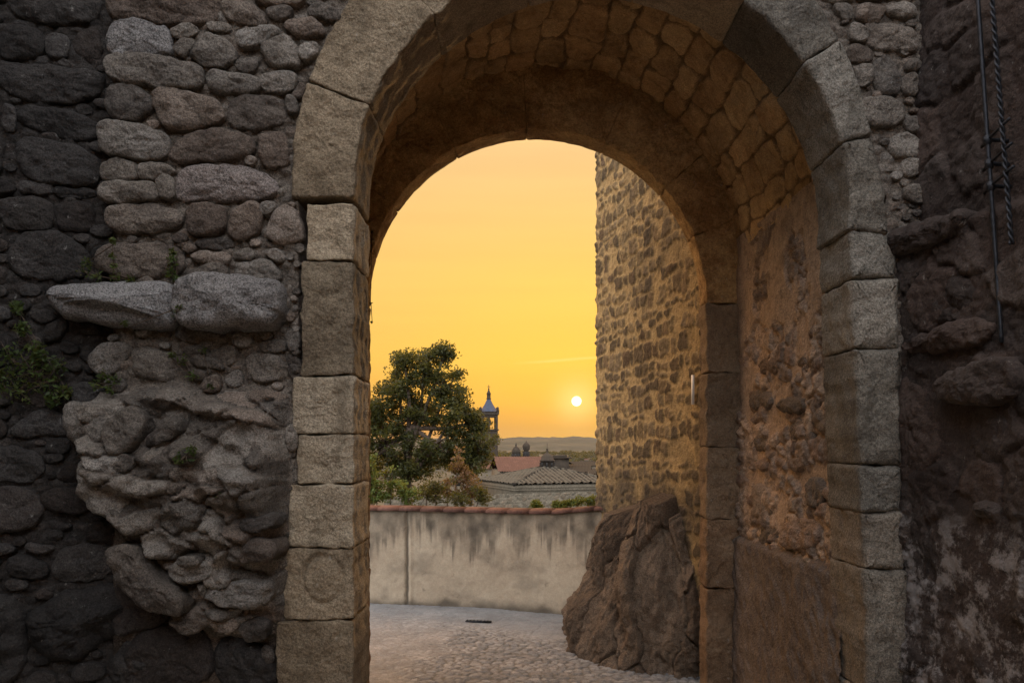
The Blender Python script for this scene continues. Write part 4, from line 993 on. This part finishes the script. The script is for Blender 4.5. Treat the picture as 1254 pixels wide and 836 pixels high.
house('pale gabled house half hidden behind the tree', 560, 612, 566, 574, 110, -.2, M_rtile, 9, 3)
house('low brown house at the centre of the far roofs', 655, 700, 566, 570, 150, .1, M_tile, 9, 3)
for k_ in range(16):
    d_ = rg.uniform(1300, 2600); px_ = rg.uniform(612, 735); gy_ = gz_at(X(px_, d_), d_); w_ = rg.uniform(10, 22)/d_*F; hh_ = rg.uniform(6, 11)
    yt = HY-(gy_+hh_-CAMZ)/d_*F
    house('tiny pale house lost in the haze of the far valley', px_, px_+w_, yt, yt+2.5/d_*F, d_, rg.uniform(-.4, .4), rg.choice((M_rtile, M_tile)), 9, 1, 'far valley houses')
# bell tower
D2 = 190.; K2 = D2/F
bx_ = X(598.5, D2); g = gz_at(bx_, D2)-2
BT = thing('bell_tower', 'slender church bell tower with open belfry and blue slate spire', 'tower', (bx_, D2, g))
def zz_(py): return Z(py, D2)
w = 10.6*K2
rt = .09
def sq(mb, hw, z0, z1, hw2=None):
    hw2 = hw if hw2 is None else hw2
    mb.lathe(bx_, D2, [(hw*1.414, z0), (hw2*1.414, z1)], 4, PI/4+rt); mb.lathe(bx_, D2, [(.001, z0), (hw*1.414, z0)], 4, PI/4+rt); mb.lathe(bx_, D2, [(hw2*1.414, z1), (.001, z1)], 4, PI/4+rt)
hw = w*.98
mb = MB(); sq(mb, hw, g, zz_(527)); sq(mb, hw*1.12, zz_(527), zz_(525.5)); mb.build('shaft', M_tow, BT)
mb = MB()
for sx in (-1, 0, 1):
    for sy in (-1, 0, 1):
        if sx == 0 and sy == 0: continue
        px_, py_ = sx*hw*.86, sy*hw*.86; cx_ = bx_+px_*math.cos(rt)-py_*math.sin(rt); cy_ = D2+px_*math.sin(rt)+py_*math.cos(rt)
        mb.lathe(cx_, cy_, [(hw*(.15 if sx*sy else .09)*1.414, zz_(525.6)), (hw*(.15 if sx*sy else .09)*1.414, zz_(509))], 4, PI/4+rt)
mb.build('belfry_pier', M_tow, BT)
mb = MB(); sq(mb, hw*1.0, zz_(511), zz_(508)); sq(mb, hw*1.13, zz_(508), zz_(506)); sq(mb, hw*1.02, zz_(506), zz_(504)); mb.build('cornice', M_tow, BT)
for sx in (-1, 1):
    for sy in (-1, 1):
        px_, py_ = sx*hw, sy*hw; cx_ = bx_+px_*math.cos(rt)-py_*math.sin(rt); cy_ = D2+px_*math.sin(rt)+py_*math.cos(rt)
        mb = MB(); mb.lathe(cx_, cy_, [(.30, zz_(506)), (.30, zz_(503.5)), (.38, zz_(503)), (.2, zz_(501.5)), (.3, zz_(500.5)), (.05, zz_(498)), (0, zz_(498))], 8); mb.build('pinnacle', M_tow, BT, True)
mb = MB(); mb.lathe(bx_, D2, [(hw*1.22, zz_(504)), (hw*.85, zz_(500)), (hw*.5, zz_(494.5)), (hw*.24, zz_(489)), (hw*.2, zz_(488))], 8, PI/8+rt); mb.build('spire', M_slate, BT)
mb = MB(); mb.lathe(bx_, D2, [(.52, zz_(488.5)), (.6, zz_(488)), (.42, zz_(487)), (.42, zz_(482.5)), (.55, zz_(482)), (.35, zz_(480.5)), (.12, zz_(477)), (.2, zz_(476)), (.07, zz_(475)), (.05, zz_(471)), (0, zz_(471))], 8)
mb.box(bx_-.35, bx_+.35, D2-.03, D2+.03, zz_(473.6), zz_(473)); mb.build('finial', M_tow, BT)
mb = MB(); mb.lathe(bx_, D2, [(.0, zz_(512.5)), (.35, zz_(513)), (.5, zz_(515)), (.58, zz_(518)), (.8, zz_(520)), (.75, zz_(520.2)), (0, zz_(519))], 14); mb.build('bell', M_bronze, BT, True)
# twin turrets
D3 = 150.
def turret(px, ytop, ybody, ybase, r, label, ball):
    x_ = X(px, D3); g = gz_at(x_, D3)-1; k = D3/F; t = thing('domed_turret', label, 'turret', (x_, D3, g), 'domed turrets above the red roof'); R_ = r*k; zb, z1 = Z(ybase, D3), Z(ybody, D3); zt = Z(ytop, D3)
    mb = MB(); mb.lathe(x_, D3, [(R_*1.1, g), (R_*1.1, zb), (R_*1.18, zb+.1), (R_*1.0, zb+.25), (R_*(.75 if ball else 1.), z1-.3), (R_*1.15, z1-.15), (R_*1.15, z1)], 8, .2); mb.build('body', M_tow, t)
    h_ = zt-z1
    pr = [(R_*1.0, z1), (R_*1.22, z1+h_*.2), (R_*1.15, z1+h_*.4), (R_*.75, z1+h_*.62), (R_*.25, z1+h_*.78), (R_*.12, z1+h_*.85), (.03, zt), (0, zt)] if ball else [(R_*1.05, z1), (R_*.98, z1+h_*.2), (R_*.72, z1+h_*.42), (R_*.25, z1+h_*.56), (R_*.2, z1+h_*.72), (R_*.25, z1+h_*.76), (R_*.07, z1+h_*.84), (.03, zt), (0, zt)]
    mb = MB(); mb.lathe(x_, D3, pr, 12); mb.build('dome', M_tow, t, True)
    for k in range(8):
        a = .2+PI/8+k*PI/4; m2 = MB(); rr3 = R_*(.84 if ball else .99); cx_, cy_ = x_+rr3*.95*math.cos(a), D3+rr3*.95*math.sin(a)
        m2.box(cx_-.12, cx_+.12, cy_-.2, cy_+.2, zb+(z1-zb)*.25, z1-(z1-zb)*.22, a); m2.build('opening', M_dark, t)
turret(632, 541.5, 553, 563, 5.0, 'squat round turret with small onion dome above the red roof', False)
turret(644.5, 539, 549, 565, 3.9, 'taller slim turret topped by a ball-shaped dome', True)
# tree line in the valley
R = np.random.RandomState(5); mb = MB()
cen = []
for k in range(900):
    d_ = R.uniform(1100, 3900); px = R.uniform(430, 900); x_ = X(px, d_); zg = gz_at(x_, d_)
    r_ = R.uniform(6, 13); cen.append(((x_, d_, zg+r_*.6), r_))
leaves(mb, cen, 50, 1., 3.4, 6, .6)
o = mb.build('valley_trees', leaf_mat('valley foliage', (.018,.02,.012), (.036,.036,.02)), None); o['kind'] = 'stuff'; o['label'] = 'dark woods and groves on the valley floor below the hills'; o['category'] = 'woods'

# ------------------------------------------------------------------ camera
cam = bpy.data.cameras.new('camera'); co_ = bpy.data.objects.new('camera', cam); C.objects.link(co_)
co_.location = (0, 0, CAMZ); co_.rotation_euler = (PI/2, 0, 0); cam.sensor_width = 36; cam.lens = 36*F/1254; cam.shift_y = (HY-418)/1254; cam.clip_end = 30000; cam.clip_start = .05
S.camera = co_

m, t, b = nt('haze air'); t.nodes.remove(b)
vp = t.nodes.new('ShaderNodeVolumePrincipled'); vp.inputs['Color'].default_value = (.97, .84, .66, 1); vp.inputs['Density'].default_value = 6e-5*HAZE; vp.inputs['Anisotropy'].default_value = .2
t.links.new(vp.outputs[0], [n for n in t.nodes if n.type == 'OUTPUT_MATERIAL'][0].inputs['Volume'])
mb = MB(); mb.box(-14500, 14500, -14500, 14500, -45, 230); o = mb.build('haze', m); o['kind'] = 'stuff'

# ------------------------------------------------------------------ light
SAZ = math.atan2((706-CX)/F, 1.); SEL = math.atan2((HY-491)/F, math.hypot(1, (706-CX)/F))
sd = Vector((math.sin(SAZ)*math.cos(SEL), math.cos(SAZ)*math.cos(SEL), math.sin(SEL)))
W = bpy.data.worlds.new('World'); S.world = W; W.use_nodes = True; t = W.node_tree; t.nodes.clear(); q = NB(t)
outw = q.n('ShaderNodeOutputWorld'); bg = q.n('ShaderNodeBackground'); t.links.new(bg.outputs[0], outw.inputs[0])
gen = q.n('ShaderNodeTexCoord').outputs['Generated']
nrm = q.n('ShaderNodeVectorMath', operation='NORMALIZE'); q.put(nrm.inputs[0], gen); dirv = nrm.outputs[0]
sx = q.n('ShaderNodeSeparateXYZ'); q.put(sx.inputs[0], dirv); zc = sx.outputs[2]; yc = sx.outputs[1]
west = q.ramp(q.m('MULTIPLY', zc, 1., clamp=True), [(0, (.62,.29,.10)), (.02, (.66,.29,.085)), (.05, (.84,.42,.075)), (.10, (.98,.59,.105)), (.2, (1.0,.63,.165)), (.33, (.96,.62,.27)), (.42, (2.2,1.15,.35)), (.62, (4.2,2.0,.62)), (1., (1.3,1.2,1.1))])
east = q.ramp(q.m('MULTIPLY', zc, 1., clamp=True), [(0, (1.7,1.75,1.95)), (.2, (2.6,2.65,2.9)), (.35, (3.1,3.25,3.6)), (.65, (4.3,4.4,4.9)), (1., (1.3,1.2,1.1))])
fy = q.mr(yc, -.35, .55)
sky = q.mix(fy, east, west)
dt = q.n('ShaderNodeVectorMath', operation='DOT_PRODUCT'); q.put(dt.inputs[0], dirv); dt.inputs[1].default_value = sd
gb = q.m('POWER', q.m('MAXIMUM', dt.outputs['Value'], 0.), 7.)
sky = q.mix(q.m('MULTIPLY', q.m('SUBTRACT', 1., gb), q.m('MULTIPLY', fy, q.mr(zc, .1, .5, .85, 0.))), sky, (.78, .42, .15))
glow = q.m('POWER', q.m('MAXIMUM', dt.outputs['Value'], 0.), 60.)
sky = q.mix(q.m('MULTIPLY', glow, .4), sky, (1.05, .66, .08))
g3 = q.m('POWER', q.m('MAXIMUM', dt.outputs['Value'], 0.), 3500.)
sky = q.mix(q.m('MULTIPLY', g3, .45), sky, (1.3, .95, .35))
# thin streak of cloud right of the middle
dv = q.m('ADD', q.m('SUBTRACT', zc, .1), q.m('MULTIPLY', sx.outputs[0], -.06))
wv = q.m('MULTIPLY', q.m('SUBTRACT', q.noise(q.scale(dirv, (6, 6, 30)), 3, 4, .6), .5), .004)
lin = q.m('SUBTRACT', 1., q.m('DIVIDE', q.m('ABSOLUTE', q.m('ADD', q.m('ADD', dv, .0045), wv)), .0022), clamp=True)
lin = q.m('MULTIPLY', lin, q.m('MULTIPLY', q.mr(sx.outputs[0], -.01, .05), q.mr(sx.outputs[0], .09, .12, 1., 0.)))
sky = q.mix(q.m('MULTIPLY', lin, .35), sky, (1.5, .85, .30))
bands = q.mr(q.noise(q.scale(dirv, (1.5, 1.5, 22)), 1.6, 5, .6), .35, .7, .975, 1.025)
sc = q.n('ShaderNodeVectorMath', operation='SCALE'); q.put(sc.inputs[0], sky); q.put(sc.inputs[3], bands); sky = sc.outputs[0]
disc = q.mr(dt.outputs['Value'], math.cos(math.radians(.335)), math.cos(math.radians(.30)))
sky = q.mix(disc, sky, (4., 3.4, 1.9))
ns_ = q.n('ShaderNodeTexSky'); ns_.sky_type = 'NISHITA'; ns_.sun_disc = False; ns_.sun_elevation = SEL; ns_.sun_rotation = SAZ; ns_.dust_density = 4.; ns_.air_density = 1.5
s2_ = q.n('ShaderNodeVectorMath', operation='SCALE'); q.put(s2_.inputs[0], ns_.outputs[0]); s2_.inputs[3].default_value = .01
ad = q.n('ShaderNodeVectorMath', operation='ADD'); q.put(ad.inputs[0], sky); q.put(ad.inputs[1], s2_.outputs[0])
q.put(bg.inputs[0], ad.outputs[0]); bg.inputs[1].default_value = 1.
sl = bpy.data.lights.new('sun', 'SUN'); sl.energy = 1.2; sl.angle = math.radians(.55); sl.color = (1., .55, .22)
so = bpy.data.objects.new('sun', sl); C.objects.link(so); so.rotation_euler = sd.to_track_quat('Z', 'Y').to_euler(); so.location = (3, 30, 6)
S.view_settings.view_transform = 'Standard'; S.view_settings.look = 'None'; S.view_settings.exposure = 0; S.view_settings.gamma = 1
S.cycles.use_denoising = True
S.cycles.max_bounces = 8; S.cycles.diffuse_bounces = 5; S.cycles.volume_bounces = 1
